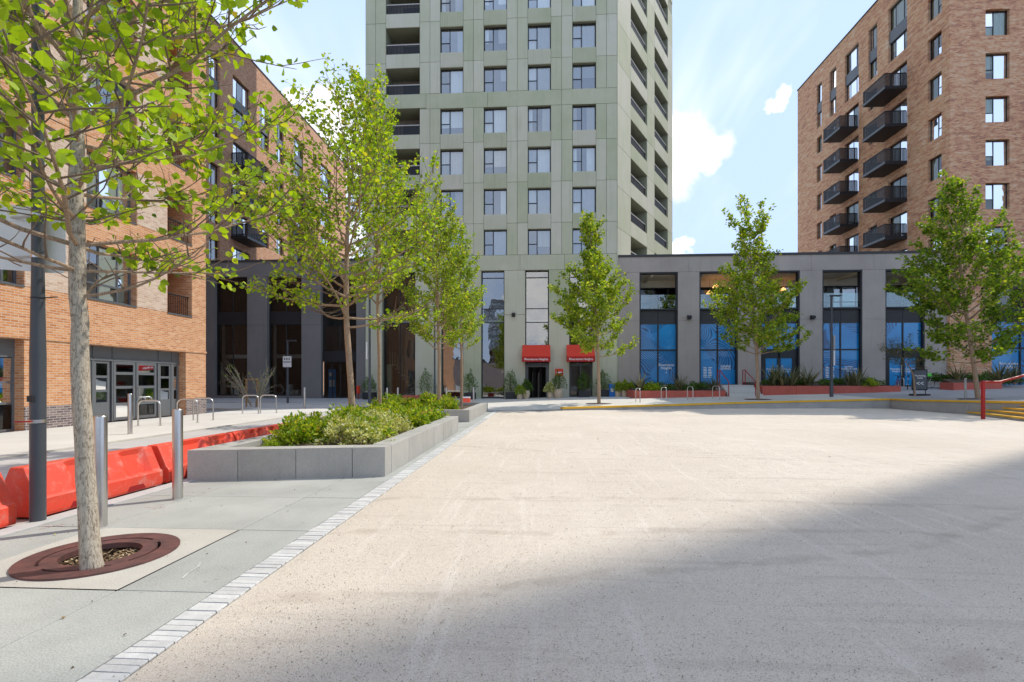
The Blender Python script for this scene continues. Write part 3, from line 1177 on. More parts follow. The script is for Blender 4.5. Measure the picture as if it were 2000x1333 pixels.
# chamfer face panels
cp_ = [(0, ca[0]), (ca[1], cb2[0]), (cb2[1], UC)]
for j, h in enumerate(heads):
    for u0, u1 in cp_:
        panel(FC, u0, u1, h - 3.1, h + .046)
    for u0, u1 in (ca, cb2):
        panel(FC, u0, u1, h + CHO, h + CHO - 1.95 + PITCH)
panel(FC, 0, UC, -.02, 6.55)
panel(FC, 0, UC, 6.55, heads[0] - 3.1)
for u0, u1 in (ca, cb2):
    panel(FC, u0, u1, heads[0] - 3.1, heads[0] + CHO - 1.95)
panel(FC, 0, UC, heads[-1] + CHO - 1.95 + PITCH, TTOP)

TCELLS = [(0, .40, 0, .44), (0, .40, .44, 1), (.40, 1, 0, 1)]
for j, h in enumerate(heads):
    for i, (a, b) in enumerate(wins):
        r_ = rng.random()
        if r_ < .42: cur = [(.0, .36), (.42, 1)]
        elif r_ < .62: cur = [(.0, .2), (.62, 1)]
        elif r_ < .80: cur = [(.42, 1)]
        else: cur = [(.72, 1)]
        window(tower, FT, a, b, h - WH, h, .20, TCELLS, M['glass'], M['dark_frame'], .07, cur, 1.4, M['room_mid'])
    # corner loggias
    for fr, u0, u1, v0, v1, dep in [(FT, LX0, LX1, h - 1.95, h + .1, 1.7)] + [(FC, a, b, h + CHO - 1.95, h + CHO, 1.5) for a, b in (ca, cb2)]:
        lg = MB()
        lg.quad(fr.p(u0, v0, -dep), fr.p(u1, v0, -dep), fr.p(u1, v1, -dep), fr.p(u0, v1, -dep))
        bk = lg.build('loggia', M['room_mid'] if fr is FT else M['green_concrete'], tower)
        dm = MB()
        dm.fbox(fr, u0 + (u1 - u0) * .35, u1 - .12, v0 + .01, v1 - .35, -dep + .01, -dep + .05)
        dm.build('balcony_door', M['dark_frame'], bk)
        rl = MB()
        rl.fbox(fr, u0, u1, v0 + .76, v0 + .84, -.16, -.08)
        rl.fbox(fr, u0, u1, v0 + .03, v0 + .07, -.15, -.09)
        ra = rl.build('railing', M['sign_grey'], bk)
        bm_ = MB()
        nb = int((u1 - u0) / .11)
        for q in range(1, nb):
            c = u0 + (u1 - u0) * q / nb
            bm_.fbox(fr, c - .038, c + .038, v0 + .07, v0 + .78, -.13, -.11)
        bm_.build('balusters', M['black_metal'], bk)

# tower ground floor glazing
TZ = .14
zt = [on_y(1048, yy, T).z for yy in (602, 629, 541)]
for i, (a, b) in enumerate(gops):
    W = b - a
    H = GH - TZ
    fz = [(z - TZ) / H for z in zt]
    if i in (0,):
        cells = [(0, .5, 0, fz[1]), (.5, 1, 0, fz[1]), (0, .5, fz[1], fz[0]), (.5, 1, fz[1], fz[0]), (0, .5, fz[0], 1), (.5, 1, fz[0], 1)]
        w_ = window(tower, FT, a, b, TZ, GH, .35, cells, M['glass_dark'], M['dark_frame'], .07, None, 4.0, M['room_mid'], 'shop_window')
    elif i in (1, 2):
        cells = [(0, 1, 0, fz[1]), (0, 1, fz[1], fz[0]), (0, 1, fz[0], fz[2]), (0, 1, fz[2], 1)]
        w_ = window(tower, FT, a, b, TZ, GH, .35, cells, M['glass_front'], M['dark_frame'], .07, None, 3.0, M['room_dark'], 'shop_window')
    else:
        zd = 2.75
        H2 = GH - zd
        cells = [(0, 1, 0, (zt[1] - zd) / H2), (0, 1, (zt[1] - zd) / H2, (zt[0] - zd) / H2), (0, 1, (zt[0] - zd) / H2, (zt[2] - zd) / H2), (0, 1, (zt[2] - zd) / H2, 1)]
        w_ = window(tower, FT, a, b, zd, GH, .35, cells, M['glass_front'], M['dark_frame'], .07, None, 3.0, M['room_dark'], 'shop_window')
        if i == 3:
            # deep dark entrance lobby with inner doors
            mbp = MB()
            mbp.fbox(FT, a, a + .22, TZ, zd, -.5, -.02)
            mbp.fbox(FT, b - .22, b, TZ, zd, -.5, -.02)
            mbp.fbox(FT, a + .22, b - .22, zd - .22, zd, -.5, -.02)
            dr = mbp.build('entrance_door', M['grey_frame'], tower)
            mbp = MB()
            for (q0, q1) in ((a + .22, a + .62), (a + .7, b - .7), (b - .62, b - .22)):
                mbp.fbox(FT, q0, q0 + .05, TZ, zd - .22, -1.55, -1.5)
                mbp.fbox(FT, q1 - .05, q1, TZ, zd - .22, -1.55, -1.5)
            mbp.build('inner_frame', M['dark_frame'], dr)
            mbp = MB()
            mbp.quad(FT.p(a, TZ, -2.6), FT.p(b, TZ, -2.6), FT.p(b, zd, -2.6), FT.p(a, zd, -2.6))
            for uu in (a, b):
                mbp.quad(FT.p(uu, TZ, -.5), FT.p(uu, TZ, -2.6), FT.p(uu, zd, -2.6), FT.p(uu, zd, -.5))
            mbp.quad(FT.p(a, zd - .01, -.5), FT.p(b, zd - .01, -.5), FT.p(b, zd - .01, -2.6), FT.p(a, zd - .01, -2.6))
            mbp.build('lobby', M['room_dark'], dr)
            mbp = MB()
            mbp.fbox(FT, a + .95, a + 1.12, TZ + .02, TZ + 2.0, -1.62, -1.58)
            mbp.fbox(FT, a + .52, a + .60, TZ + .02, TZ + 2.0, -1.62, -1.58)
            mbp.build('inner_panel', M['room_mid'], dr)  # two upright strips in mid brown, paler than the lobby walls
        else:
            w2 = window(tower, FT, a, b, TZ, zd, .2, [(0, .5, 0, 1), (.5, 1, 0, 1)], M['glass_dark'], M['grey_frame'], .12, None, 2.5, M['room_mid'], 'glazed_door')
            mbp = MB()
            for s_ in (-.1, .1):
                mbp.tube([FT.p((a + b) / 2 + s_, TZ + .8, -.15), FT.p((a + b) / 2 + s_, TZ + 1.5, -.15)], .018, 6)
            mbp.build('door_handle', M['steel'], w2)
    # pale ceiling line behind upper glass
    MB().fbox(FT, a + .03, b - .03, zt[1] + .05, zt[1] + .25, -.95, -.9).build('inner_blind', M['curtain'], w_)

# stair inside the left glazed bay
a, b = gops[0]
mbp = MB()
for q in range(9):
    mbp.fbox(FT, b - .3 - q * .2, b - .05 - q * .2 + .05, .3 + q * .26, .36 + q * .26, -2.2, -1.0)
mbp.fbox(FT, a + .1, b - 2.0, 2.7, 2.8, -2.2, -1.0)
for q in range(12):
    u = b - .1 - q * .2
    mbp.fbox(FT, u - .015, u + .015, .36 + min(q, 9) * .26, 1.4 + min(q, 9) * .26, -1.02, -.99)
st_ = mbp.build('inner_staircase', M['green_concrete'], tower)
mbp = MB()
mbp.fbox(FT, a + .05, a + .45, .14, 2.8, -1.3, -.9)
mbp.build('inner_column', M['green_concrete'], tower)

# awnings
def awning(parent, u0, u1, z0, z1, text):
    mb = MB()
    ztop, zmid = z1, z0 + .42
    out_ = .95
    pr = [(.06, ztop), (out_, zmid), (out_, zmid - .03), (.06, ztop - .03)]
    mb.profile([(w, z) for w, z in pr], lambda w, z: FT.p(u0, z, w), lambda w, z: FT.p(u1, z, w))
    for uu in (u0, u1):
        mb.add([FT.p(uu, ztop - .01, .06), FT.p(uu, zmid, out_), FT.p(uu, zmid, .06)], [(0, 1, 2)])
    aw = mb.build('awning', M['awning'], parent)
    mb = MB()
    mb.fbox(FT, u0, u1, z0, zmid - .03, out_ - .012, out_)
    mb.fbox(FT, u0, u0 + .012, z0, zmid, .06, out_ - .012)
    mb.fbox(FT, u1 - .012, u1, z0, zmid, .06, out_ - .012)
    mb.build('valance', M['awning_valance'], aw)
    text_mesh(aw, text, FT, (u0 + u1) / 2, z0 + .12, out_ + .004, .23, M['white_paint'])
    return aw


for (a, b) in (gops[3], gops[4]):
    awning(tower, a - .22, b + .10, 2.90, 4.22, 'Riverstone Heights')

# small wall lamps
def wall_lamp(parent, fr, u, v):
    mb = MB()
    mb.fbox(fr, u - .06, u + .06, v - .12, v + .12, PT, PT + .05)
    pr = [(.05, v - .18), (.34, v - .12), (.36, v + .06), (.05, v + .14)]
    mb.profile(pr, lambda w, z: fr.p(u - .13, z, w), lambda w, z: fr.p(u + .13, z, w))
    return mb.build('wall_lamp', M['black_metal'], parent)


u, v = on_frame(FT, 1003, 615)
wall_lamp(tower, FT, u, v)

# ------------------------------------------------------------------ right grey podium
PY = 37.86
FP = Frame((0, PY, 0), (1, 0, 0), (0, -1, 0))
XP0, XP1 = XR + .12, on_y(1850, 600, PY).x
podium = thing('grey_podium', ((XP0 + XP1) / 2, PY, 0), 'dark grey two storey podium with blue printed windows and open terrace', 'building')
bx_ = [(on_y(a, 600, PY).x, on_y(b, 600, PY).x) for a, b in ((1249, 1324), (1366, 1441), (1486, 1562), (1606, 1684), (1729, 1806))]
PTOP = 11.0
ZH, ZF, ZS, ZTR, ZB = 9.72, 6.92, 5.80, 3.82, 1.18
ops = [(a, b, ZB - (.0 if i not in (2, 4) else .12), ZH, .45) for i, (a, b) in enumerate(bx_)]
mb = MB()
facade(mb, FP, XP0, XP1, -.05, PTOP, ops)
mb.quad((XP0, PY, PTOP), (XP1, PY, PTOP), (XP1, 60, PTOP), (XP0, 60, PTOP))
mb.quad((XP1, PY, -.05), (XP1, 60, -.05), (XP1, 60, PTOP), (XP1, PY, PTOP))
mb.build('wall', M['podium_grey'], podium)
# thin cladding sheets with open joints
joint_v = [4.6, 6.55, ZH + .02]
segs = [(XP0, bx_[0][0])] + [(bx_[i][1], bx_[i + 1][0]) for i in range(4)] + [(bx_[4][1], XP1)]
for a, b in segs:
    for v0, v1 in ((-.02, 6.05), (6.05, ZH)):
        MB().fbox(FP, a + .006, b - .006, v0 + .008, v1 - .008, 0, .03).build('wall_panel', M['podium_grey'], podium)
cuts = [XP0] + [(a + b) / 2 for a, b in segs[1:-1]] + [XP1]
for a, b in zip(cuts, cuts[1:]):
    MB().fbox(FP, a + .006, b - .006, ZH + .008, PTOP - .12, 0, .03).build('wall_panel', M['podium_grey'], podium)
MB().box(XP0 - .05, XP1 + .02, PY - .09, PY + .4, PTOP - .12, PTOP + .05).build('coping', M['coping_dark'], podium)
# terrace level: one long room seen through the bays
mb = MB()
mb.quad((XP0, PY + .45, ZH), (XP1, PY + .45, ZH), (XP1, PY + 3.4, ZH), (XP0, PY + 3.4, ZH))
mb.build('terrace_ceiling', M['soffit'], podium)
mb = MB().box(XP0, XP1, PY + .45, PY + 3.4, ZF - .2, ZF)
mb.build('terrace_floor', M['cream_slab'], podium)
for q, x in enumerate(np.linspace(XP0 + 2.6, XP1 - 2.2, 6)):
    MB().box(x, x + .12, PY + .5, PY + 3.3, ZH - .22, ZH - .01).build('ceiling_beam', M['soffit'], podium)
FB2 = Frame((0, PY + 3.4, 0), (1, 0, 0), (0, -1, 0))
x = XP0
q = 0
while x < XP1 - .5:
    x2 = min(x + 2.3, XP1)
    light = x > bx_[2][1]
    window(podium, FB2, x, x2, ZF, ZH - .55, 0, [(0, .5, 0, .42), (.5, 1, 0, .42), (0, .5, .42, 1), (.5, 1, .42, 1)], M['glass'] if light else M['glass_dark'], M['dark_frame'], .09,
           [(.05, .95)] if light else None, 1.2, M['room_mid'] if light else M['room_dark'], 'terrace_window')
    x = x2
    q += 1
MB().fbox(FB2, XP0, XP1, ZH - .55, ZH, 0, .12).build('terrace_fascia', M['soffit'], podium)
for i, (a, b) in enumerate(bx_):
    # bay frame and glass balustrade
    mb = MB()
    mb.fbox(FP, a, a + .10, ZB - .1, ZH, -.40, -.02)
    mb.fbox(FP, b - .10, b, ZB - .1, ZH, -.40, -.02)
    mb.fbox(FP, a + .10, b - .10, ZH - .12, ZH, -.40, -.02)
    mb.fbox(FP, a + .10, b - .10, ZF - .08, ZF + .04, -.40, -.05)
    bf = mb.build('bay_frame', M['black_metal'], podium)
    for k in range(2):
        u0, u1 = a + .1 + (b - a - .2) * k / 2, a + .1 + (b - a - .2) * (k + 1) / 2
        MB().fbox(FP, u0 + .01, u1 - .01, ZF + .05, ZF + 1.12, -.2, -.185).build('balustrade_pane', M['glass_rail'], bf)
        sp_ = MB()
        sp_.fbox(FP, u0 + .01, u1 - .01, ZS, ZF - .09, -.30, -.22)
        for z in np.arange(ZS + .12, ZF - .15, .13):
            sp_.fbox(FP, u0 + .02, u1 - .02, z, z + .05, -.225, -.20)
        sp_.build('spandrel_panel', M['coping_dark'], bf)
    # printed windows
    door = i in (2, 4)
    zb = ZB if not door else ZB - .1
    mid = (a + b) / 2
    fm = MB()
    fm.fbox(FP, mid - .05, mid + .05, zb, ZS, -.30, -.2)
    fm.fbox(FP, a + .1, b - .1, ZTR - .05, ZTR + .05, -.29, -.205)
    fm.fbox(FP, a + .1, b - .1, zb - .05, zb + .06, -.29, -.205)
    if door:
        fm.fbox(FP, a + .1, b - .1, ZTR - .62, ZTR - .05, -.28, -.20)
        fm.fbox(FP, a + .1, a + .45, zb, ZTR - .62, -.26, -.22)
        fm.fbox(FP, b - .45, b - .1, zb, ZTR - .62, -.26, -.22)
        fm.fbox(FP, mid - .12, mid + .12, zb, ZTR - .62, -.26, -.19)
    wf = fm.build('window', M['dark_frame'], podium)
    for k in range(2):
        u0, u1 = (a + .1, mid - .05) if k == 0 else (mid + .05, b - .1)
        MB().fbox(FP, u0, u1, ZTR + .05, ZS, -.27, -.25).build('pane', M['vinyl'], wf)
        MB().fbox(FP, u0, u1, zb, ZTR - .05, -.27, -.25).build('pane', M['vinyl_plain'] if door else M['vinyl'], wf)
    if door:
        hb = MB()
        for s_ in (-.17, .17):
            hb.tube([FP.p(mid + s_, zb + .75, -.18), FP.p(mid + s_, zb + .75, -.1), FP.p(mid + s_, zb + 1.55, -.1), FP.p(mid + s_, zb + 1.55, -.18)], .022, 6)
        hb.build('door_handle', M['steel'], wf)
        text_mesh(wf, 'Riverstone\nHeights', FP, a + .95, zb + 1.22, -.246, .20, M['white_paint'])
        text_mesh(wf, 'Riverstone\nHeights', FP, b - .95, zb + 1.22, -.246, .20, M['white_paint'])
    elif i == 0:
        text_mesh(wf, 'Riverstone\nHeights', FP, b - .80, zb + 1.42, -.246, .27, M['white_paint'])
        MB().fbox(FP, b - .84, b - .76, zb + .88, zb + .98, -.25, -.246).build('lettering_dot', M['white_paint'], wf)
    elif i == 1:
        text_mesh(wf, 'London\nLIVING', FP, b - .80, zb + 1.35, -.246, .24, M['white_paint'])
    else:
        text_mesh(wf, 'London\nneighbourhood\nliving', FP, b - .80, zb + 1.30, -.246, .19, M['white_paint'])
    if i in (1, 3):
        ls = MB()
        for r_ in range(7):
            for cc in range(2):
                ls.fbox(FP, a + .38 + cc * .36, a + .38 + cc * .36 + rng.uniform(.2, .3), zb + .55 + r_ * .12, zb + .61 + r_ * .12, -.25, -.246)
        ls.build('printed_lines', M['white_paint'], wf)
for px_ in (1345, 1585):
    u, v = on_frame(FP, px_, 620)
    wall_lamp(podium, FP, u, v)
# hanging lamps and plants on the terrace
for k, (px_, py_) in enumerate(((1386, 572), (1398, 560), (1424, 567), (1530, 566), (1448, 570))):
    p = on_y(px_, py_, PY + 2.0 + .3 * k)
    lp = thing('pendant_lamp', (p.x, p.y, p.z), 'glowing orange pendant lamp hanging over the terrace, number %s from the left' % ('one', 'two', 'three', 'five', 'four')[k], 'lamp', 'terrace pendant lamps')
    lp['label'] = ('leftmost', 'second from left', 'third from left', 'rightmost', 'fourth from left')[k] + ' glowing orange pendant lamp hanging over the podium terrace'
    MB().lathe([(.03, p.z + .18), (.20, p.z + .02), (.27, p.z - .08), (.26, p.z - .085)], 14, (p.x, p.y)).build('lamp_shade', M['lamp_glow'], lp)
    MB().tube([(p.x, p.y, p.z + .17), (p.x, p.y, ZH)], .008, 4).build('cord', M['black_metal'], lp)

# ------------------------------------------------------------------ right brick block
RX, RY0 = 29.81, 37.60
FRL = Frame((RX, 0, 0), (0, 1, 0), (-1, 0, 0))
FRF = Frame((0, RY0, 0), (1, 0, 0), (0, -1, 0))
RTOP = 35.1
RY1 = on_x(1558, 300, RX).y
rb = thing('brick_block', (RX + 8, RY0, 0), 'mottled red brick apartment block with black balconies above the grey podium', 'building')
def yspan(a, b, X=RX):
    q = sorted((on_x(a, 200, X).y, on_x(b, 200, X).y))
    return q
colR1 = yspan(1812, 1839)
colB1 = yspan(1735, 1771.5)
colN1 = yspan(1696, 1713)
colB2 = yspan(1650, 1677)
colN2 = yspan(1620, 1633)
colN3 = yspan(1595, 1605)
RP = 3.07
opsL = []
wlist = []
for k in range(6):
    h = 27.65 - RP * k
    for col in (colR1, colN3, colN1, colN2):
        wlist.append((col, h - 1.75, h, 'n'))
    for col in (colB1, colB2):
        wlist.append((col, h - 2.3, h, 'd'))
wlist.append((colR1, 27.65 + RP - 1.75, 27.65 + RP, 'n'))
wlist.append((colR1, 27.65 + 2 * RP - 1.75, 27.65 + 2 * RP, 'n'))
for col in (colB1, colN1, colB2, colN2, colN3):
    wlist.append((col, 28.65, 30.3, 'n'))
    wlist.append((col, 31.3, 33.3, 'p'))
for col, a, b, kd in wlist:
    if kd == 'p':
        opsL.append((col[0], col[1], 28.65, b, .28))
    elif not (kd == 'n' and a == 28.65):
        opsL.append((col[0], col[1], a, b, .28))
mb = MB()
facade(mb, FRL, RY0, RY1, 0, RTOP, opsL)
# front face
fcols = [(on_y(1925, 200, RY0).x, on_y(1972, 200, RY0).x)]
fcols.append((fcols[0][0] + 4.6, fcols[0][1] + 4.6))
XR2 = 46.0
opsF = []
fh = [28.44 - 3.15 * k for k in range(-1, 6)]
for c in fcols:
    for h in fh:
        opsF.append((c[0], c[1], h - 1.9, h, .28))
gz0 = (on_y(1937, 600, RY0).x, on_y(1937, 600, RY0).x + 4.2)
opsF.append((gz0[0], gz0[1], 1.15, 8.9, .4))
facade(mb, FRF, RX, XR2, 0, RTOP, opsF)
mb.quad((RX, RY0, RTOP), (XR2, RY0, RTOP), (XR2, RY1, RTOP), (RX, RY1, RTOP))
mb.quad((XR2, RY0, 0), (XR2, RY1, 0), (XR2, RY1, RTOP), (XR2, RY0, RTOP))
mb.quad((RX, RY1, 0), (XR2, RY1, 0), (XR2, RY1, RTOP), (RX, RY1, RTOP))
mb.build('wall', M['mixed_brick'], rb)
mb = MB()
mb.box(RX - .06, XR2, RY0 - .06, RY0 + .3, RTOP, RTOP + .12)
mb.box(RX - .06, RX + .3, RY0 + .3, RY1 + .05, RTOP, RTOP + .12)
mb.build('coping', M['coping_dark'], rb)
NC = [(0, .42, 0, .4), (0, .42, .4, 1), (.42, 1, 0, 1)]
for col, a, b, kd in wlist:
    cells = NC if (kd == 'n' and col[1] - col[0] < 1.6) else [(0, .28, 0, 1), (.28, .72, 0, 1), (.72, 1, 0, 1)] if kd != 'd' else [(0, .5, 0, 1), (.5, 1, 0, 1)]
    cur = [(0, 1)] if rng.random() < .45 else [(.45, 1)] if rng.random() < .6 else None
    window(rb, FRL, col[0], col[1], a, b, .2, cells, M['glass_low'], M['dark_frame'], .06, cur, .9, M['room_mid'])
    if kd == 'p':
        MB().fbox(FRL, col[0], col[1], 30.3, 31.3, -.2, -.08).build('infill_panel', M['panel_grey'], rb)
for c in fcols:
    for h in fh:
        cur = [(0, 1)] if rng.random() < .6 else [(0, .4), (.42, 1)]
        window(rb, FRF, c[0], c[1], h - 1.9, h, .2, NC, M['glass_low'], M['dark_frame'], .06, cur, .9, M['room_mid'])
fz = [(5.8 - 1.15) / 7.75, (6.7 - 1.15) / 7.75]
mb = MB()
a, b = gz0
mb.fbox(FRF, a, b, 8.15, 8.9, -.3, -.1)
mb.fbox(FRF, a, b, 5.8, 6.8, -.3, -.12)
for u in (a, a + 2.1 - .05, b - .1):
    mb.fbox(FRF, u, u + .1, 1.15, 8.15, -.3, -.14)
mb.fbox(FRF, a + .1, b - .1, 3.8, 3.9, -.28, -.16)
sw = mb.build('shop_window', M['dark_frame'], rb)
for k in range(2):
    u0, u1 = a + .1 + k * 2.05, a + 2.05 + k * 2.05
    MB().fbox(FRF, u0, u1, 1.2, 3.8, -.24, -.22).build('pane', M['vinyl'], sw)
    MB().fbox(FRF, u0, u1, 3.9, 5.8, -.24, -.22).build('pane', M['vinyl'], sw)
    MB().fbox(FRF, u0, u1, 6.8, 8.15, -.24, -.22).build('pane', M['glass_rail'], sw)
MB().fbox(FRF, a, b, 6.8, 8.15, -1.4, -1.3).build('interior', M['curtain'], sw)
text_mesh(sw, 'Riverstone\nHeights', FRF, a + 1.35, 2.65, -.216, .30, M['white_paint'])


def balcony(parent, X, y0, y1, ztop, out_, sgn):
    """black box balcony: deck, fascia, flat-bar balusters, top rail"""
    x0, x1 = (X - out_, X) if sgn < 0 else (X, X + out_)
    zb = ztop - 1.28
    dk = MB().box(x0, x1, y0, y1, zb, zb + .24).build('balcony', M['black_metal'], parent)
    tr = MB()
    xo = x0 if sgn < 0 else x1 - .07
    tr.box(xo, xo + .07, y0, y1, ztop - .06, ztop)
    tr.box(x0 + .07, x1 - .07, y0, y0 + .07, ztop - .058, ztop - .002)
    tr.box(x0 + .07, x1 - .07, y1 - .07, y1, ztop - .058, ztop - .002)
    tr.build('top_rail', M['black_metal'], dk)
    bl = MB()
    n = int((y1 - y0) / .1)
    for i in range(n):
        y = y0 + (i + .5) * (y1 - y0) / n
        bl.box(xo + .03, xo + .04, y - .036, y + .036, zb + .24, ztop - .06)
    n = int(out_ / .1)
    for i in range(n):
        x = x0 + (i + .5) * out_ / n
        for yy in (y0 + .03, y1 - .04):
            bl.box(x - .040, x + .040, yy, yy + .01, zb + .24, ztop - .06)
    bl.build('balusters', M['black_metal'], dk)
    ed = MB()
    xe = x0 - .012 if sgn < 0 else x1
    ed.box(xe, xe + .012, y0 - .01, y1 + .01, zb + .03, zb + .21)
    ed.build('fascia', M['panel_grey'], dk)


by1 = (colB1[0] - .02, colB1[0] + 2.72)
by2 = (colB2[0] + .1, colB2[0] + 2.82)
for k in range(6):
    zt_ = 26.58 - RP * k
    if k < 5:
        balcony(rb, RX, by1[0], by1[1], zt_, 1.75, -1)
    balcony(rb, RX, by2[0], by2[1], zt_ - .1, 1.65, -1)

# ------------------------------------------------------------------ left far brick block and its grey podium
FX = -26.8
FFL = Frame((FX, 0, 0), (0, 1, 0), (1, 0, 0))
fb = thing('brick_block', (FX - 8, 50, 0), 'far red brick apartment block rising behind the left podium', 'building')
FY0, FY1, FTOP = 36.0, on_x(676, 300, FX).y, 31.2
fcol = [yspan(a, b, FX) for a, b in ((408, 429), (455, 488), (507, 525), (540, 554), (574, 592), (626, 646))]
opsL = []
wl = []
for i, c in enumerate(fcol):
    for k in range(5):
        h = 22.5 - 3.1 * k
        if h < 11: continue
        wl.append((c, h - (2.25 if i in (1, 4) else 1.8), h))
    wl.append((c, 23.95, 25.6))
    wl.append((c, 26.45, 28.3))
mb = MB()
for c, a, b in wl:
    if a == 23.95: opsL.append((c[0], c[1], 23.95, 28.3, .28))
    elif a != 26.45: opsL.append((c[0], c[1], a, b, .28))
facade(mb, FFL, FY0, FY1, 0, FTOP, opsL)
mb.quad((FX, FY0, FTOP), (FX, FY1, FTOP), (FX - 16, FY1, FTOP), (FX - 16, FY0, FTOP))
mb.quad((FX, FY1, 0), (FX - 16, FY1, 0), (FX - 16, FY1, FTOP), (FX, FY1, FTOP))
mb.quad((FX, FY0, 0), (FX - 16, FY0, 0), (FX - 16, FY0, FTOP), (FX, FY0, FTOP))
mb.build('wall', M['red_brick'], fb)
mb = MB().box(FX - .3, FX + .06, FY0, FY1 + .05, FTOP, FTOP + .12).build('coping', M['coping_dark'], fb)
for c, a, b in wl:
    cells = NC if c[1] - c[0] < 2 else [(0, .33, 0, 1), (.33, .67, 0, 1), (.67, 1, 0, 1)]
    window(fb, FFL, c[0], c[1], a, b, .2, cells, M['glass'], M['dark_frame'], .06, [(0, 1)] if rng.random() < .5 else None, .9, M['room_mid'])
    if a == 23.95:
        MB().fbox(FFL, c[0], c[1], 25.6, 26.45, -.2, -.08).build('infill_panel', M['panel_grey'], fb)
for i in (1, 4):
    c = fcol[i]
    for k in range(3):
        balcony(fb, FX, c[0] - .3, c[0] + 2.6, 21.3 - 3.1 * k, 1.5, 1)

LY = 37.72
FL_ = Frame((0, LY, 0), (1, 0, 0), (0, -1, 0))
XA, XB = on_y(395, 600, LY).x, XL - .02
lp_ = thing('charcoal_podium', ((XA + XB) / 2, LY, 0), 'charcoal podium with tall dark shop windows left of the tower', 'building')
lb = [(on_y(a, 700, LY).x, on_y(b, 700, LY).x) for a, b in ((419, 483), (522, 589), (627, 696))]
ops = [(lb[0][0], lb[0][1], .3, ZH, .4), (lb[1][0], lb[1][1], .3, ZH, .4), (lb[2][0], lb[2][1], .1, ZH, .4)]
mb = MB()
facade(mb, FL_, XA, XB, -.05, PTOP, ops)
mb.quad((XA, LY, PTOP), (XB, LY, PTOP), (XB, 60, PTOP), (XA, 60, PTOP))
mb.build('wall', M['left_podium'], lp_)
segs = [(XA, lb[0][0]), (lb[0][1], lb[1][0]), (lb[1][1], lb[2][0]), (lb[2][1], XB)]
for a, b in segs:
    for v0, v1 in ((-.02, 5.9), (5.9, ZH)):
        MB().fbox(FL_, a + .006, b - .006, v0 + .008, v1 - .008, 0, .03).build('wall_panel', M['left_podium'], lp_)
MB().fbox(FL_, XA, XB, ZH + .01, PTOP - .1, 0, .03).build('wall_panel', M['left_podium'], lp_)
MB().box(XA, XB, LY - .08, LY + .3, PTOP - .1, PTOP + .05).build('coping', M['coping_dark'], lp_)
for i, (a, b) in enumerate(lb):
    z0 = .3 if i < 2 else .1
    H = ZH - z0
    f1, f2, f3 = (3.55 - z0) / H, (5.95 - z0) / H, (6.95 - z0) / H
    if i < 2:
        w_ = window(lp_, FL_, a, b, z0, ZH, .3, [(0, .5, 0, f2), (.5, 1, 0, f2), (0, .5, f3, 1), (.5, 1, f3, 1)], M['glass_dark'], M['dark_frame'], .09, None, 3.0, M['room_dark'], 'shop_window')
        MB().fbox(FL_, a + .05, b - .05, 5.95, 6.95, -.38, -.27).build('spandrel_panel', M['black_metal'], w_)
        MB().fbox(FL_, a + .05, b - .05, 3.3, 3.6, -.9, -.8).build('inner_beam', M['sign_grey'], w_)
        MB().fbox(FL_, a + .1, a + .3, z0, 6, -.9, -.75).build('inner_column', M['sign_grey'], w_)
    else:
        w_ = window(lp_, FL_, a, b, 3.0, ZH, .3, [(0, .5, .12, .42), (.5, 1, .12, .42), (0, .5, .58, 1), (.5, 1, .58, 1)], M['glass_dark'], M['dark_frame'], .09, None, 2.0, M['room_dark'], 'shop_window')
        MB().fbox(FL_, a + .05, b - .05, 3.0, 3.8, -.32, -.2).build('fascia', M['black_metal'], w_)
        d_ = window(lp_, FL_, a + .1, b - .1, .1, 3.0, .3, [(0, .25, 0, 1), (.25, .5, 0, 1), (.5, .75, 0, 1), (.75, 1, 0, 1)], M['glass_dark'], M['dark_frame'], .07, None, 2.0, M['room_dark'], 'glazed_door')
        MB().fbox(FL_, a + .35, a + .95, .1, 2.4, -.6, -.57).build('poster', M['vinyl_plain'], d_)
        MB().fbox(FL_, a + .42, a + .85, 1.0, 1.55, -.567, -.56).build('notice', M['white_paint'], d_)
        MB().fbox(FL_, a + .42, a + .70, 1.85, 2.15, -.567, -.56).build('notice', M['white_paint'], d_)

# ------------------------------------------------------------------ left orange brick building
NX = -15.1
FN = Frame((NX, 0, 0), (0, 1, 0), (1, 0, 0))
ob_ = thing('brick_building', (NX - 5, 10, 0), 'sunlit orange brick building with grey framed ground floor doors', 'building')
NY0, NY1, NTOP = -8.0, on_x(402, 700, NX).y, 27.0
colA, colB, colC = yspan(169, 267, NX), yspan(327, 375, NX), yspan(-60, 47, NX)
ops = []
wl = []
for k in range(7):
    s0 = 4.25 + 3.1 * k
    for nm, c in (('a', colA), ('b', colB), ('c', colC)):
        ops.append((c[0], c[1], s0, s0 + 1.92, 1.3 if nm == 'b' else .34))
        wl.append((nm, c, s0))
gd = yspan(168, 363, NX)
gs = (8.6, on_x(47, 700, NX).y)
ops.append((gd[0], gd[1], -.05, 2.68, .42))
ops.append((gs[0], gs[1], -.05, 2.68, .42))
mb = MB()
facade(mb, FN, NY0, NY1, -.05, NTOP, ops)
mb.quad((NX, NY1, -.05), (NX - 34, NY1, -.05), (NX - 34, NY1, NTOP), (NX, NY1, NTOP))
mb.quad((NX, NY0, NTOP), (NX, NY1, NTOP), (NX - 34, NY1, NTOP), (NX - 34, NY0, NTOP))
mb.build('wall', M['orange_brick'], ob_)
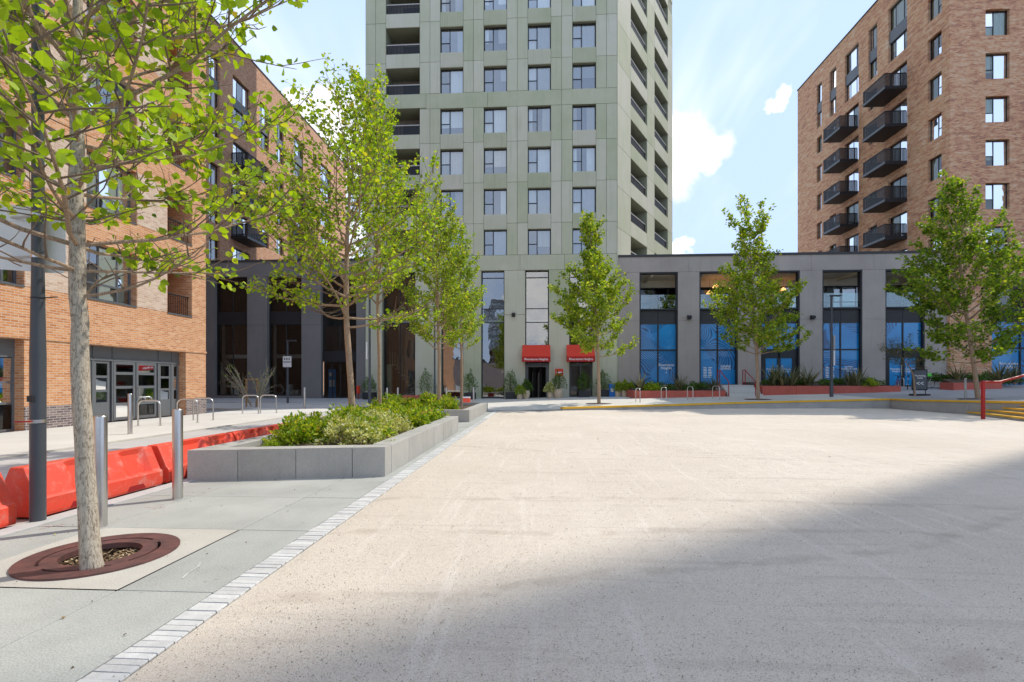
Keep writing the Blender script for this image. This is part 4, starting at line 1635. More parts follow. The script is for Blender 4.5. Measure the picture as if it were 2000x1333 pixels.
# projecting course over the ground floor, plinth, pale brick panels
MB().fbox(FN, NY0, NY1 + .02, 2.70, 2.78, 0, .035).build('string_course', M['orange_brick'], ob_)
for a, b in ((gs[1], gd[0]), (gd[1], NY1)):
    MB().fbox(FN, a + .003, b + (.016 if b == NY1 else -.003), -.05, .70, 0, .016).build('plinth', M['plinth_brick'], ob_)
for k in range(7):
    s0 = 4.25 + 3.1 * k
    for a, b in ((colA[1] + .02, colB[0] - .02), (colC[1] + .02, colA[0] - .02)):
        MB().fbox(FN, a, b, s0, s0 + 1.92, 0, .008).build('pale_brick_panel', M['pale_brick'], ob_)
for nm, c, s0 in wl:
    if nm == 'b':
        lg = MB()
        lg.quad(FN.p(c[0], s0, -1.3), FN.p(c[1], s0, -1.3), FN.p(c[1], s0 + 1.92, -1.3), FN.p(c[0], s0 + 1.92, -1.3))
        bk = lg.build('loggia', M['room_dark'], ob_)
        r_ = MB()
        r_.fbox(FN, c[0], c[1], s0 + .80, s0 + .84, -.2, -.14)
        n = 12
        for q in range(n):
            u = c[0] + (q + .5) * (c[1] - c[0]) / n
            r_.fbox(FN, u - .008, u + .008, s0 + .02, s0 + .80, -.18, -.16)
        r_.build('railing', M['black_metal'], bk)
    else:
        window(ob_, FN, c[0], c[1], s0, s0 + 1.92, .24, [(0, .34, 0, .3), (.34, .72, 0, .3), (.72, 1, 0, .3), (0, .34, .3, 1), (.34, .72, .3, 1), (.72, 1, .3, 1)], M['glass'], M['grey_frame'], .07,
               [(.38, .7)] if rng.random() < .7 else [(.0, .4)], 1.0, M['room_mid'])
    MB().fbox(FN, c[0], c[1], s0 - .05, s0 + .002, -.2, .03).build('window_sill', M['grey_frame'], ob_)
# doors and side lights of the ground floor opening
H = 2.68
hd = .83


def cut(px_):
    return on_x(px_, 700, NX - .3).y


ys = [gd[0], cut(181), cut(216), cut(219.5), cut(264), cut(305), cut(309), cut(335), gd[1]]
mb = MB()
mb.fbox(FN, gd[0], gd[1], H * hd, H, -.40, -.30)
for k in (1, 3, 6, 7):
    mb.fbox(FN, ys[k] - .04, ys[k] + .04, 0, H * hd, -.42, -.28)
    mb.fbox(FN, ys[k] - .02, ys[k] + .02, H * hd, H, -.3, -.27)
mb.fbox(FN, gd[0], gd[1], H * hd - .05, H * hd + .04, -.42, -.27)
df = mb.build('entrance_door', M['panel_grey'], ob_)
side = [(ys[0], ys[1]), (ys[1], ys[2]), (ys[6], ys[7]), (ys[7], ys[8])]
for a, b in side:
    window(ob_, FN, a + .045, b - .045, .62, H * hd - .06, .30, [(0, 1, 0, .32), (0, 1, .32, .64), (0, 1, .64, 1)], M['glass_dark'], M['panel_grey'], .085, None, 1.5, M['room_dark'], 'side_light')
    MB().fbox(FN, a + .045, b - .045, .02, .62, -.38, -.30).build('door_panel', M['panel_grey'], df)
for a, b in ((ys[3], ys[4]), (ys[4], ys[5])):
    dd = window(ob_, FN, a + .02, b - .02, .03, H * hd - .06, .27, [(0, 1, 0, .27), (0, 1, .27, .56), (0, 1, .56, .80), (0, 1, .80, 1)], M['glass_dark'], M['panel_grey'], .10, None, 1.5, M['room_dark'], 'glazed_door')
hm = MB()
for s_ in (-.13, .13):
    u = ys[4] + s_
    hm.tube([FN.p(u - .06, .82, -.26), FN.p(u - .06, .82, -.18), FN.p(u - .06, 1.2, -.18), FN.p(u - .06, 1.2, -.26)], .016, 6)
hm.build('door_handle', M['steel'], df)
w_ = window(ob_, FN, gs[0], gs[1], 0, H, .30, [(0, .33, .0, .3), (.33, .66, 0, .3), (.66, 1, 0, .3), (0, .33, .3, .53), (.33, .66, .3, .53), (.66, 1, .3, .53), (0, .33, .53, .8), (.33, .66, .53, .8), (.66, 1, .53, .8)],
            M['glass_dark'], M['panel_grey'], .06, None, 2.2, M['room_dark'], 'shop_window')
MB().fbox(FN, gs[0], gs[1], H * .8, H, -.36, -.29).build('fascia', M['panel_grey'], w_)
MB().fbox(FN, gs[1] - .55, gs[1] - .1, .1, 2.1, -1.4, -1.3).build('inner_column', M['red_paint'], w_)
MB().fbox(FN, gs[1] - 1.6, gs[1] - .9, .9, 1.5, -1.4, -1.3).build('poster', M['vinyl_plain'], w_)

# tall block out of frame on the right: its corner throws the long shadow over the gravel
c0 = on_z(960, 1170); c1 = on_z(1545, 988)
dirs = Vector((math.sin(SUN_AZ), math.cos(SUN_AZ), 0))
corner = Vector(((c0.x + c1.x) / 2, (c0.y + c1.y) / 2, 0)) + dirs * 62
hb = thing('apartment_block', (corner.x + 12, corner.y - 15, 0), 'tall brick apartment block standing right of the square outside the picture', 'building')
mb = MB().box(corner.x, corner.x + 24, corner.y - 22, corner.y, -.05, 98)
mb.build('wall', M['mixed_brick'], hb)
for k in range(20):
    for q in range(6):
        y_ = corner.y - 20.5 + q * 3.4
        MB().box(corner.x - .02, corner.x - .004, y_, y_ + 2, 4 + k * 3.2, 6 + k * 3.2).build('window', M['panel_grey'], hb) if k < 5 else None

# what the ground floor glass mirrors: a glass tower behind the viewer, and an unseen terrace added for a dark band
gt = thing('glass_tower', (-20.8, -153, 0), 'slim blue glass tower mirrored in the tower ground floor window', 'building')
MB().box(-24, -17.6, -157, -150, -.05, 40).build('wall', M['panel_grey'], gt)
for k in range(12):
    for q in range(3):
        MB().box(-23.7 + q * 2.05, -22.0 + q * 2.05, -149.99, -149.95, 1 + k * 3.2, 3.4 + k * 3.2).build('window', M['glass_front'], gt)
bt = thing('added_terrace', (0, -95, 0), 'long low brick terrace added unseen behind the viewer as dark band in ground floor glass', 'building')
MB().box(-130, 130, -103, -95, -.05, 8.5).build('wall', M['plinth_brick'], bt)
MB().prism([(-130, -103), (130, -103), (130, -95), (-130, -95)], 8.51, 9.0).build('roof', M['coping_dark'], bt)

# ------------------------------------------------------------------ low wall with yellow coping, steps, handrail
wl_pts = [(1.1, 24.5), (10.5, 26.9), (18.7, 27.4), (18.62, 22.5), (18.62, 12.0)]
wall = thing('low_wall', (10, 26, 0), 'long low grey wall with yellow painted coping behind the gravel', 'wall')
for (a, b) in zip(wl_pts, wl_pts[1:]):
    A, B = Vector((*a, 0)), Vector((*b, 0))
    L = (B - A).length
    d = (B - A).normalized()
    n = Vector((d.y, -d.x, 0))
    if n.y > 0.5: n = -n
    if abs(d.x) < .2: n = Vector((-1, 0, 0))
    segs_n = max(1, round(L / 1.6))
    for i in range(segs_n):
        p, q = A + d * (L * i / segs_n), A + d * (L * (i + 1) / segs_n)
        g = d * .004
        p, q = p + g, q - g
        zp, zq = pave_z(min(max(p.x, 1.11), 18.9), p.y + .05) + .03, pave_z(min(max(q.x, 1.11), 18.9), q.y + .05) + .03
        th = -n * .35
        poly = [p, q, q + th, p + th]
        ct = .085
        MB().prism([(v.x, v.y) for v in poly], -.05, 0, ztop=[max(.03, zp - ct), max(.03, zq - ct), max(.03, zq - ct), max(.03, zp - ct)]).build('wall_block', M['step_side'], wall)
        o_ = n * .03
        poly = [p + o_ - g, q + o_ + g, q + th + g, p + th - g]
        mb = MB()
        zs = [zp, zq, zq, zp]
        vs_ = [(v.x, v.y, z - ct + .002) for v, z in zip(poly, zs)] + [(v.x, v.y, z) for v, z in zip(poly, zs)]
        mb.add(vs_, [(3, 2, 1, 0), (4, 5, 6, 7), (0, 1, 5, 4), (1, 2, 6, 5), (2, 3, 7, 6), (3, 0, 4, 7)])
        mb.build('coping', M['yellow'], wall)

steps = thing('steps', (18, 18, 0), 'yellow edged steps rising from the gravel at the right', 'steps')
for k in range(4):
    y0 = (22.5, 21.6, 20.85, 20.1)[k]
    off = .0
    xo = 18.6
    dx = -.315
    yb = 9.0
    poly = [(xo, y0), (xo + dx * (y0 - yb), yb), (xo, yb)]
    z0, z1 = .135 * k - (.05 if k == 0 else 0), .135 * (k + 1)
    MB().prism(poly, z0, z1 - .055).build('step', M['step_side'], steps)
    poly2 = [(xo, y0 + .06), (xo + dx * (y0 - yb) - .03, yb), (xo, yb)]
    MB().prism(poly2, z1 - .054, z1).build('nosing', M['yellow'], steps)

p0 = on_z(1920, 819)
hr = thing('handrail', (p0.x, p0.y, 0), 'dark red metal handrail at the foot of the yellow steps', 'handrail')
MB().box(p0.x - .045, p0.x + .045, p0.y - .045, p0.y + .045, -.02, 1.40).build('post', M['red_paint'], hr)
q1 = Vector((p0.x + .55, p0.y - .05, 1.42)); q2 = Vector((p0.x + 2.2, p0.y - .35, 1.96)); q3 = Vector((p0.x + 3.4, p0.y - .5, 1.98))
mb = MB().tube([(p0.x - .05, p0.y, 1.42), q1, q2, q3], .045, 10)
mb.build('rail', M['red_paint'], hr, smooth=True)
MB().box(q3.x - .06, q3.x + .03, q3.y - .04, q3.y + .04, .5, 1.95).build('post', M['red_paint'], hr)

# ------------------------------------------------------------------ granite planters
def planter(x0, x1, y0, y1, h, th, bl, label, skew=0.0):
    pl = thing('stone_planter', ((x0 + x1) / 2, (y0 + y1) / 2, 0), label, 'planter', 'granite planters')
    def run(ax, a, b, c0_, c1_, lens):
        p = a
        i = 0
        while p < b - .02:
            L = lens[min(i, len(lens) - 1)]
            e_ = min(p + L, b)
            if b - e_ < .25: e_ = b
            g = .005
            if ax == 'x':
                MB().cbox(p + g, e_ - g, c0_, c1_, -.1, h + rng.uniform(-.002, .002), .008).build('block', M['granite'], pl)
            else:
                MB().cbox(c0_, c1_, p + g, e_ - g, -.1, h + rng.uniform(-.002, .002), .008).build('block', M['granite'], pl)
            p = e_
            i += 1
    yf = lambda x: y0 + (x - x1) * skew
    p = x0
    for i, L in enumerate(bl + [bl[-1]] * 8):
        if p > x1 - .02: break
        e_ = min(p + L, x1)
        if x1 - e_ < .25: e_ = x1
        a, b = p + .005, e_ - .005
        MB().prism([(a, yf(a)), (b, yf(b)), (b, yf(b) + th), (a, yf(a) + th)], -.1, h + rng.uniform(-.002, .002)).build('block', M['granite'], pl)
        p = e_
    run('y', y0 + th, y1, x1 - th, x1, [1.05])
    run('y', yf(x0 + th) + th, y1, x0, x0 + th, [1.05])
    run('x', x0 + th, x1 - th, y1 - th, y1, [1.05])
    MB().prism([(x0 + th, yf(x0 + th) + th), (x1 - th, yf(x1 - th) + th), (x1 - th, y1 - th), (x0 + th, y1 - th)], -.1, h - .10).build('soil', M['soil'], pl)
    return pl


P1 = (-5.12, -2.36, 7.38, 14.1)
P2 = (-7.4, -2.52, 17.4, 23.6)
planter(*P1, .445, .31, [.68, .80, .80, .42], 'near granite block planter filled with yellow green shrubs', .19)
planter(*P2, .42, .31, [1.0], 'far granite block planter holding two young trees')

def zpave(px_, py_):
    """where the ray of a pixel first meets the raised pavement"""
    d = px_dir(px_, py_)
    t = 22.0
    while t < 40 and CAM_H + d.z * t > pave_z(d.x * t, d.y * t):
        t += .02
    return Vector((d.x * t, d.y * t, pave_z(d.x * t, d.y * t)))


# ------------------------------------------------------------------ bollards, hoops, poles
def make_bollard():
    t = thing('bollard', (0, 0, 0), '', 'bollard', 'steel bollards')
    MB().lathe([(.057, 0), (.057, 1.085), (.054, 1.1), (.048, 1.106), (.0001, 1.106)], 24).build('post', M['steel'], t, smooth=True)
    MB().lathe([(.075, 0), (.075, .006), (.058, .008)], 20).build('base_ring', M['sign_grey'], t)
    return t


bol = make_bollard()
bspots = [((347, 975), 0, 'bright steel bollard nearest the granite planter corner'),
          ((196, 1030), 0, 'steel bollard right behind the foreground tree trunk'),
          ((254, 848), 0, 'steel bollard beside the cycle hoops at the brick doors'),
          ((595, 797), 0, 'lone steel bollard in front of the charcoal podium'),
          ((756, 790), .05, 'short steel bollard left of the red bench'),
          ((777, 788), .05, 'steel bollard standing by the left end of the red bench'),
          ((872, 788), .05, 'steel bollard between the two far planter trees'),
          ((925, 787), .08, 'steel bollard before the leftmost clear tower window')]
for i, ((x, y), z, lab) in enumerate(bspots):
    p = on_z(x, y, z)
    if i == 0:
        bol.location = p; bol['label'] = lab; bol.rotation_euler.z = 0
    else:
        copy_thing(bol, p, rng.uniform(0, 6), lab, scale=(1, 1, .9) if i > 3 else None)


def make_hoop():
    t = thing('cycle_hoop', (0, 0, 0), '', 'cycle stand', 'steel cycle hoops')
    pts = []
    w, h, r = .36, .82, .18
    pts.append((-w, 0, -.02))
    pts.append((-w, 0, h - r))
    for k in range(1, 6):
        a = math.pi - k * math.pi / 12
        pts.append((-w + r + r * math.cos(a), 0, h - r + r * math.sin(a)))
    pts.append((-w + r, 0, h))
    pts.append((w - r, 0, h))
    for k in range(1, 6):
        a = math.pi / 2 - k * math.pi / 12
        pts.append((w - r + r * math.cos(a), 0, h - r + r * math.sin(a)))
    pts.append((w, 0, h - r))
    pts.append((w, 0, -.02))
    MB().tube(pts, .025, 10).build('tube', M['steel'], t, smooth=True)
    for s_ in (-1, 1):
        MB().lathe([(.06, 0), (.06, .006), (.03, .01)], 14, (s_ * w, 0)).build('flange', M['steel'], t)
    return t


hoop = make_hoop()
hl = [(-12.75, 15.35, 0, 4, 'steel cycle hoop beside the bollard at the brick doors'),
      (-12.35, 16.55, 0, 3, 'middle one of three steel cycle hoops at the brick doors'),
      (-12.55, 17.65, 0, 6, 'steel cycle hoop farthest along by the brick corner'),
      (-12.95, 21.3, 0, 2, 'left steel hoop of the pair before the wooden tree guard'),
      (-12.35, 21.7, 0, 5, 'right steel hoop of the pair before the wooden tree guard')]
for (px_, py_, nm) in ((1248, 787, 'leftmost steel hoop behind the yellow coping'), (1299, 784, 'second steel hoop from the left behind the yellow coping'),
                       (1351, 782.5, 'third steel hoop from the left behind the yellow coping'), (1402, 781.5, 'rightmost steel hoop behind the yellow coping, near the podium stairs')):
    p = zpave(px_, py_)
    hl.append((p.x, p.y + .3, p.z, 101 + rng.uniform(-3, 3), nm))
for i, (x, y, z, a, lab) in enumerate(hl):
    if i == 0:
        hoop.location = (x, y, z); hoop.rotation_euler.z = R(a); hoop['label'] = lab
    else:
        copy_thing(hoop, (x, y, z), R(a), lab)

# big lamp column beside the barriers
pb = on_z(74, 1019)
PX_, PY_ = pb.x, pb.y
lc = thing('lamp_column', (PX_, PY_, 0), 'thick dark grey lamp column with white sign plates beside the red barriers', 'lamp post')
MB().lathe([(.066, -.05), (.066, 1.75), (.064, 1.80), (.052, 2.62), (.050, 9.0)], 24, (PX_, PY_)).build('column', M['pole_grey'], lc, smooth=True)
MB().lathe([(.072, 1.02), (.072, 1.055)], 20, (PX_, PY_)).build('clamp_band', M['steel'], lc)
MB().box(PX_ - .03, PX_ + .03, PY_ - .085, PY_ - .058, 1.24, 1.30).build('access_lock', M['black_metal'], lc)
MB().lathe([(.059, 2.30), (.059, 2.315)], 16, (PX_, PY_)).build('clamp_band', M['black_metal'], lc)
for z in (2.72, 3.14):
    MB().lathe([(.057, z), (.057, z + .035)], 16, (PX_, PY_)).build('clamp_band', M['steel'], lc)


def rounded_plate(cx, cy, cz, w, h, r, ang, th=.006):
    """upright plate with rounded corners, turned by ang about z"""
    prof = []
    for (sx_, sz_, a0) in ((1, 1, 0), (-1, 1, 90), (-1, -1, 180), (1, -1, 270)):
        for k in range(5):
            a = R(a0 + k * 22.5)
            prof.append((sx_ * (w / 2 - r) + r * math.cos(a), sz_ * (h / 2 - r) + r * math.sin(a)))
    u = Vector((math.cos(ang), math.sin(ang), 0)); n = Vector((-math.sin(ang), math.cos(ang), 0))
    c = Vector((cx, cy, cz))
    return MB().profile(prof, lambda a, z: c + u * a + Vector((0, 0, z)), lambda a, z: c + u * a + Vector((0, 0, z)) + n * th)


sg = R(112)
us = Vector((math.cos(sg), math.sin(sg), 0)); ns = Vector((-math.sin(sg), math.cos(sg), 0))
pc = Vector((PX_, PY_, 2.95)) + Vector((-.10, .06, 0))
sp = rounded_plate(pc.x - .16, pc.y, pc.z, .52, .68, .05, R(25)).build('sign_plate', M['white_paint'], lc)
sp2 = rounded_plate(PX_ + .02, PY_ + .09, 2.90, .30, .62, .05, R(20)).build('sign_plate', M['white_paint'], lc)
mb = MB()
for z in (2.72, 3.14):
    mb.tube([(PX_, PY_, z + .02), (pc.x - .26, pc.y - .02, z + .02)], .014, 6)
mb.build('bracket', M['sign_grey'], lc)
MB().tube([(PX_ + .06, PY_ - .02, 2.307), (PX_ + .34, PY_ - .12, 2.296)], .006, 5).build('cable_tie', M['black_metal'], lc)
MB().tube([(PX_, PY_, 9.0), (PX_ - .2, PY_, 9.3), (PX_ - 1.2, PY_, 9.45)], [.05, .045, .03], 8).build('arm', M['pole_grey'], lc)
MB().box(PX_ - 1.9, PX_ - 1.15, PY_ - .15, PY_ + .15, 9.4, 9.5).build('lamp_head', M['pole_grey'], lc)
# smaller clamp arm with paper tag
MB().tube([(PX_ + .02, PY_ - .09, 1.04), (PX_ - .12, PY_ - .12, 1.04)], .01, 6).build('bracket', M['red_paint'], lc)

# slim lamp columns
def slim_lamp(px_, py_, z, h, r, label, head='box', plate=None):
    p = on_z(px_, py_, z)
    t = thing('lamp_column', (p.x, p.y, z), label, 'lamp post')
    MB().lathe([(r * 1.35, z - .02), (r * 1.35, z + .9), (r, z + .95), (r * .8, z + h)], 14, (p.x, p.y)).build('column', M['pole_grey'], t, smooth=True)
    if head == 'box':
        MB().box(p.x - .05, p.x + .55, p.y - .1, p.y + .1, z + h - .02, z + h + .06).build('lamp_head', M['pole_grey'], t)
    if plate == 'sign':
        MB().box(p.x - .28, p.x + .28, p.y - r - .03, p.y - r - .015, z + 2.3, z + 3.0).build('sign_plate', M['white_paint'], t)
        mb = MB()
        mb.box(p.x - .25, p.x + .25, p.y - r - .036, p.y - r - .031, z + 2.6, z + 2.66)
        for q in range(3):
            mb.box(p.x - .2 + q * .15, p.x - .12 + q * .15, p.y - r - .036, p.y - r - .031, z + 2.75, z + 2.90)
        mb.build('sign_print', M['panel_grey'], t)
    if plate == 'light':
        MB().box(p.x + r + .02, p.x + r + .11, p.y - .05, p.y + .05, z + 1.95, z + 2.85).build('light_bar', M['white_plastic'], t)
        MB().box(p.x + r + .02, p.x + r + .11, p.y - .05, p.y + .05, z + 2.9, z + 3.75).build('light_bar', M['sign_grey'], t)
    if plate == 'light_left':
        MB().box(p.x - r - .14, p.x - r - .05, p.y - .05, p.y + .05, z + 2.75, z + 3.75).build('light_bar', M['white_plastic'], t)
        mb = MB()
        for q in (2.85, 3.65):
            mb.box(p.x - r - .06, p.x, p.y - .02, p.y + .02, z + q, z + q + .04)
        mb.build('bracket', M['steel'], t)
    return t


slim_lamp(562, 787, .06, 4.0, .055, 'short lamp post with small white parking sign by the charcoal podium', 'box', 'sign')
slim_lamp(722, 793, .0, 7.6, .07, 'dark lamp column with vertical white light bar behind the near planter', 'none', 'light_left')
slim_lamp(849, 786, .05, 6.0, .06, 'thin dark lamp column beside the far planter tree', 'none')
z = .45
slim_lamp(1624, 778, .44, 6.1, .075, 'dark lamp column with white light bars before the blue podium windows', 'box', 'light')

# ------------------------------------------------------------------ red plastic barriers
def make_barrier():
    t = thing('traffic_barrier', (0, 0, 0), '', 'barrier', 'red plastic barriers')
    L = 1.72
    # cross section (x across, z up): wide foot, sloped shoulder, narrow top
    out = [(-.24, 0), (.24, 0), (.25, .03), (.25, .20), (.235, .225), (.215, .235), (.085, .56), (.075, .575), (-.075, .575), (-.085, .56), (-.215, .235), (-.235, .225), (-.25, .20), (-.25, .03)]
    inn = [(-.24, 0), (.24, 0), (.25, .03), (.25, .20), (.235, .225), (.155, .235), (.065, .50), (.075, .575), (-.075, .575), (-.065, .50), (-.155, .235), (-.235, .225), (-.25, .20), (-.25, .03)]
    st = [(0, out, .985), (.012, out, 1), (.42, out, 1), (.50, inn, 1), (.84, inn, 1), (.92, out, 1), (1.16, out, 1), (1.24, inn, 1), (1.50, inn, 1), (1.58, out, 1), (L - .012, out, 1), (L, out, .985)]
    # shorter two-recess layout: recess between 0.5-0.84 and 1.24-1.5
    mb = MB()
    n = len(out)
    for y, pr, s_ in st:
        for a, z in pr:
            mb.v.append((a * s_, y, z * (s_ if z > .01 else 1)))
    for i in range(len(st) - 1):
        for k in range(n):
            k2 = (k + 1) % n
            mb.f.append((i * n + k, i * n + k2, (i + 1) * n + k2, (i + 1) * n + k)); mb.m.append(0)
    mb.f.append(tuple(range(n - 1, -1, -1))); mb.m.append(0)
    e_ = (len(st) - 1) * n
    mb.f.append(tuple(e_ + k for k in range(n))); mb.m.append(0)
    body = mb.build('body', M['barrier_red'], t)
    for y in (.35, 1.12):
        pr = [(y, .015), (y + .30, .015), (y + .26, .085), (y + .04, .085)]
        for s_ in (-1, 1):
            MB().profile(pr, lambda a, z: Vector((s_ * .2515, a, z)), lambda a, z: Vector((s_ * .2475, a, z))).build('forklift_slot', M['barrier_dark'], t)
    mb = MB()
    mb.cbox(-.06, .06, L, L + .05, .10, .20, .01)
    mb.cbox(-.05, .05, L, L + .05, .30, .42, .01)
    mb.build('joint_lug', M['barrier_red'], t)
    return t


br_ = make_barrier()
ylist = [(1.15, 'red plastic barrier at the far left edge of the picture'), (2.98, 'red plastic barrier left of the thick lamp column'),
         (4.93, 'red plastic barrier between the lamp column and the near bollard'), (6.74, 'red plastic barrier passing behind the planter corner'),
         (8.52, 'red plastic barrier alongside the shrubs, only its top showing'), (10.3, 'farthest red plastic barrier beyond the shrubs')]
for i, (y, lab) in enumerate(ylist):
    loc = (-5.56 + rng.uniform(-.015, .015), y, 0)
    rz = R(rng.uniform(-.8, .8))
    if i == 0:
        br_.location = loc; br_.rotation_euler.z = rz; br_['label'] = lab; br_.scale = (1, 1, .92)
    else:
        copy_thing(br_, loc, rz, lab, (1, 1, .92))

# ------------------------------------------------------------------ tree grate
gr = thing('tree_grate', (GXC, GYC, 0), 'rust brown round cast iron grate around the foreground tree', 'tree grate')


def ring_seg(r0, r1, a0, a1, z0, z1, n):
    mb = MB()
    vs_ = []
    for i in range(n + 1):
        a = a0 + (a1 - a0) * i / n
        for r_, z in ((r0, z0), (r1, z0), (r1, z1), (r0, z1)):
            vs_.append((GXC + r_ * math.cos(a), GYC + r_ * math.sin(a), z))
    fs = [(0, 1, 2, 3), (n * 4 + 3, n * 4 + 2, n * 4 + 1, n * 4)]
    for i in range(n):
        for k in range(4):
            k2 = (k + 1) % 4
            fs.append((i * 4 + k, i * 4 + k2, i * 4 + 4 + k2, i * 4 + 4 + k))
    mb.add(vs_, fs)
    return mb


for h in range(2):
    a0 = h * math.pi + .3
    ring_seg(.405, GRR, a0 + .004, a0 + math.pi - .004, -.03, .016, 40).build('outer_ring', M['rust'], gr)
    ring_seg(.275, .380, a0 + .004, a0 + math.pi - .004, -.03, .016, 40).build('inner_ring', M['rust'], gr)
for q in range(4):
    a = .3 + q * math.pi / 2 + .6
    ring_seg(.378, .408, a, a + .28, -.03, .0155, 6).build('bridge', M['rust'], gr)
MB().lathe([(.52, -.092), (.52, -.075), (.0001, -.07)], 40, (GXC, GYC)).build('soil', M['soil'], gr)
mb = MB()
for q in range(2600):
    r_ = .40 * math.sqrt(rng.random()); a = rng.uniform(0, 6.283)
    c = Vector((GXC + r_ * math.cos(a), GYC + r_ * math.sin(a), -.066 + rng.uniform(0, .03)))
    l_, w_2 = rng.uniform(.006, .02), rng.uniform(.003, .008)
    t_ = rng.uniform(0, 6.28)
    u = Vector((math.cos(t_), math.sin(t_), rng.uniform(-.5, .5))) * l_
    v = Vector((-math.sin(t_), math.cos(t_), rng.uniform(-.5, .5))) * w_2
    mb.add([c - u - v, c + u - v, c + u + v, c - u + v], [(0, 1, 2, 3)])
o = mb.build('bark_chips', M['mulch'], gr)
o['kind'] = 'stuff'

# ------------------------------------------------------------------ red planters, bench and small stairs before the podium
WY = 33.3


def red_planter(pxa, pxb, y0, y1, h0, label, name='red_planter', top=.38):
    xa, xb = on_y(pxa, 770, y0).x, on_y(pxb, 770, y0).x
    zb = min(pave_z(xa, y0), pave_z(xb, y0))
    zt_ = max(pave_z(xa, y0), pave_z(xb, y0)) + top
    t = thing(name, ((xa + xb) / 2, y0, zb), label, 'planter', 'red concrete planters')
    n = max(1, round((xb - xa) / 2.4))
    for i in range(n):
        a, b = xa + (xb - xa) * i / n, xa + (xb - xa) * (i + 1) / n
        MB().cbox(a + .006, b - .006, y0, y0 + .18, zb - .2, zt_, .012).build('wall_panel', M['red_planter'], t)
    for x in (xa, xb - .18):
        MB().cbox(x, x + .18, y0 + .185, y1, zb - .2, zt_, .012).build('wall_panel', M['red_planter'], t)
    MB().prism([(xa + .18, y0 + .18), (xb - .18, y0 + .18), (xb - .18, y1), (xa + .18, y1)], zb - .2, zt_ - .05, ztop=[zt_ - .05, zt_ - .05, zt_ + .25, zt_ + .25]).build('soil', M['soil'], t)
    return t, xa, xb, zt_


rp1 = red_planter(1238, 1418, WY, PY - .05, .4, 'red concrete planter left of the podium stairs')
rp2 = red_planter(1489, 1760, WY + .3, PY - .7, .4, 'long red concrete planter right of the podium stairs')
rp3 = red_planter(1862, 1958, 33.0, 34.1, .4, 'red concrete planter behind the rightmost tree')
# bench-like red block by the tower
xa, xb = on_y(786, 775, 33).x, on_y(877, 775, 33).x
t = thing('bench', ((xa + xb) / 2, 33, .1), 'low red concrete bench in front of the tower windows', 'bench')
MB().cbox(xa, xb, 33, 33.5, .08, .48, .02).build('seat_block', M['red_planter'], t)
MB().cbox(xa + .05, xb - .05, 33.05, 33.45, .02, .078, .005).build('plinth', M['panel_grey'], t)

xa, xb = on_y(1421, 770, WY).x, on_y(1486, 770, WY).x
stp = thing('stone_steps', ((xa + xb) / 2, WY, .4), 'pale stone steps up to the podium between the red planters', 'steps')
z0 = pave_z((xa + xb) / 2, WY - .5)
for k in range(5):
    MB().cbox(xa, xb, WY - .3 + k * .34, WY + 4.4 if k == 4 else WY + .06 + k * .34, z0 - .2, z0 + .145 * (k + 1), .008).build('step', M['white_granite'], stp)
for k, px_ in enumerate((1417.5, 1469)):
    x = on_y(px_, 770, WY).x
    t = thing('handrail', (x, WY, z0), 'dark red handrail on the %s side of the podium stairs' % ('left', 'right')[k], 'handrail')
    xx = x
    mb = MB().tube([(xx, WY - .5, z0), (xx, WY - .5, z0 + .95), (xx, WY + 1.1, z0 + 1.75), (xx, WY + 1.5, z0 + 1.75), (xx, WY + 1.5, z0 + .5)], .03, 8)
    mb.build('rail', M['red_paint'], t, smooth=True)
    MB().tube([(xx, WY + 1.1, z0 + .5), (xx, WY + 1.1, z0 + 1.75)], .03, 8).build('post', M['red_paint'], t)

# ------------------------------------------------------------------ swing sign, bin, bikes, box
p = zpave(1796, 773)
sb = thing('pavement_sign', (p.x, p.y, p.z), 'black swinging pavement sign with white arrows on the raised pavement', 'sign')
x, y, z = p
mb = MB()
mb.cbox(x - .42, x + .42, y - .28, y + .28, z, z + .09, .02)
mb.build('base', M['rubber'], sb)
mb = MB()
for s_ in (-.33, .33):
    mb.tube([(x + s_, y, z + .08), (x + s_, y, z + .36)], .02, 6)
mb.build('spring_foot', M['black_metal'], sb)
FS = Frame((x, y - .03, 0), (1, 0, 0), (0, -1, 0))
mb = MB()
mb.fbox(FS, -.42, .42, z + .30, z + 1.52, -.05, 0)
bd = mb.build('board', M['black_metal'], sb)
mb = MB()
mb.fbox(FS, -.36, .36, z + .38, z + 1.45, 0, .006)
mb.build('poster', M['grey_frame'], bd)
text_mesh(bd, 'Marketing\nSuite', FS, 0, z + 1.1, .010, .15, M['white_paint'])
text_mesh(bd, '<<', FS, 0, z + .58, .010, .36, M['white_paint'])

p = on_y(1195, 776, 36.6)
zb = pave_z(p.x, 36.6)
bn_ = thing('litter_bin', (p.x, 36.6, zb), 'bright blue wheeled bin against the tower corner', 'bin')
mb = MB()
mb.prism([(p.x - .2, 36.4), (p.x + .2, 36.4), (p.x + .2, 36.8), (p.x - .2, 36.8)], zb, zb + .85)
mb.build('body', M['blue_bin'], bn_)
MB().cbox(p.x - .23, p.x + .23, 36.37, 36.83, zb + .855, zb + .93, .02).build('lid', M['blue_bin'], bn_)
MB().box(p.x - .1, p.x + .1, 36.385, 36.398, zb + .35, zb + .62).build('sticker', M['white_paint'], bn_)

p = on_y(700, 768, 36.8)
t = thing('post_box', (p.x, 36.8, .13), 'small bright red box on a post beside the tower edge', 'box')
MB().cbox(p.x - .13, p.x + .13, 36.7, 36.92, .50, 1.1, .03).build('body', M['awning'], t)
MB().box(p.x - .03, p.x + .03, 36.78, 36.84, .08, .50).build('post', M['red_paint'], t)

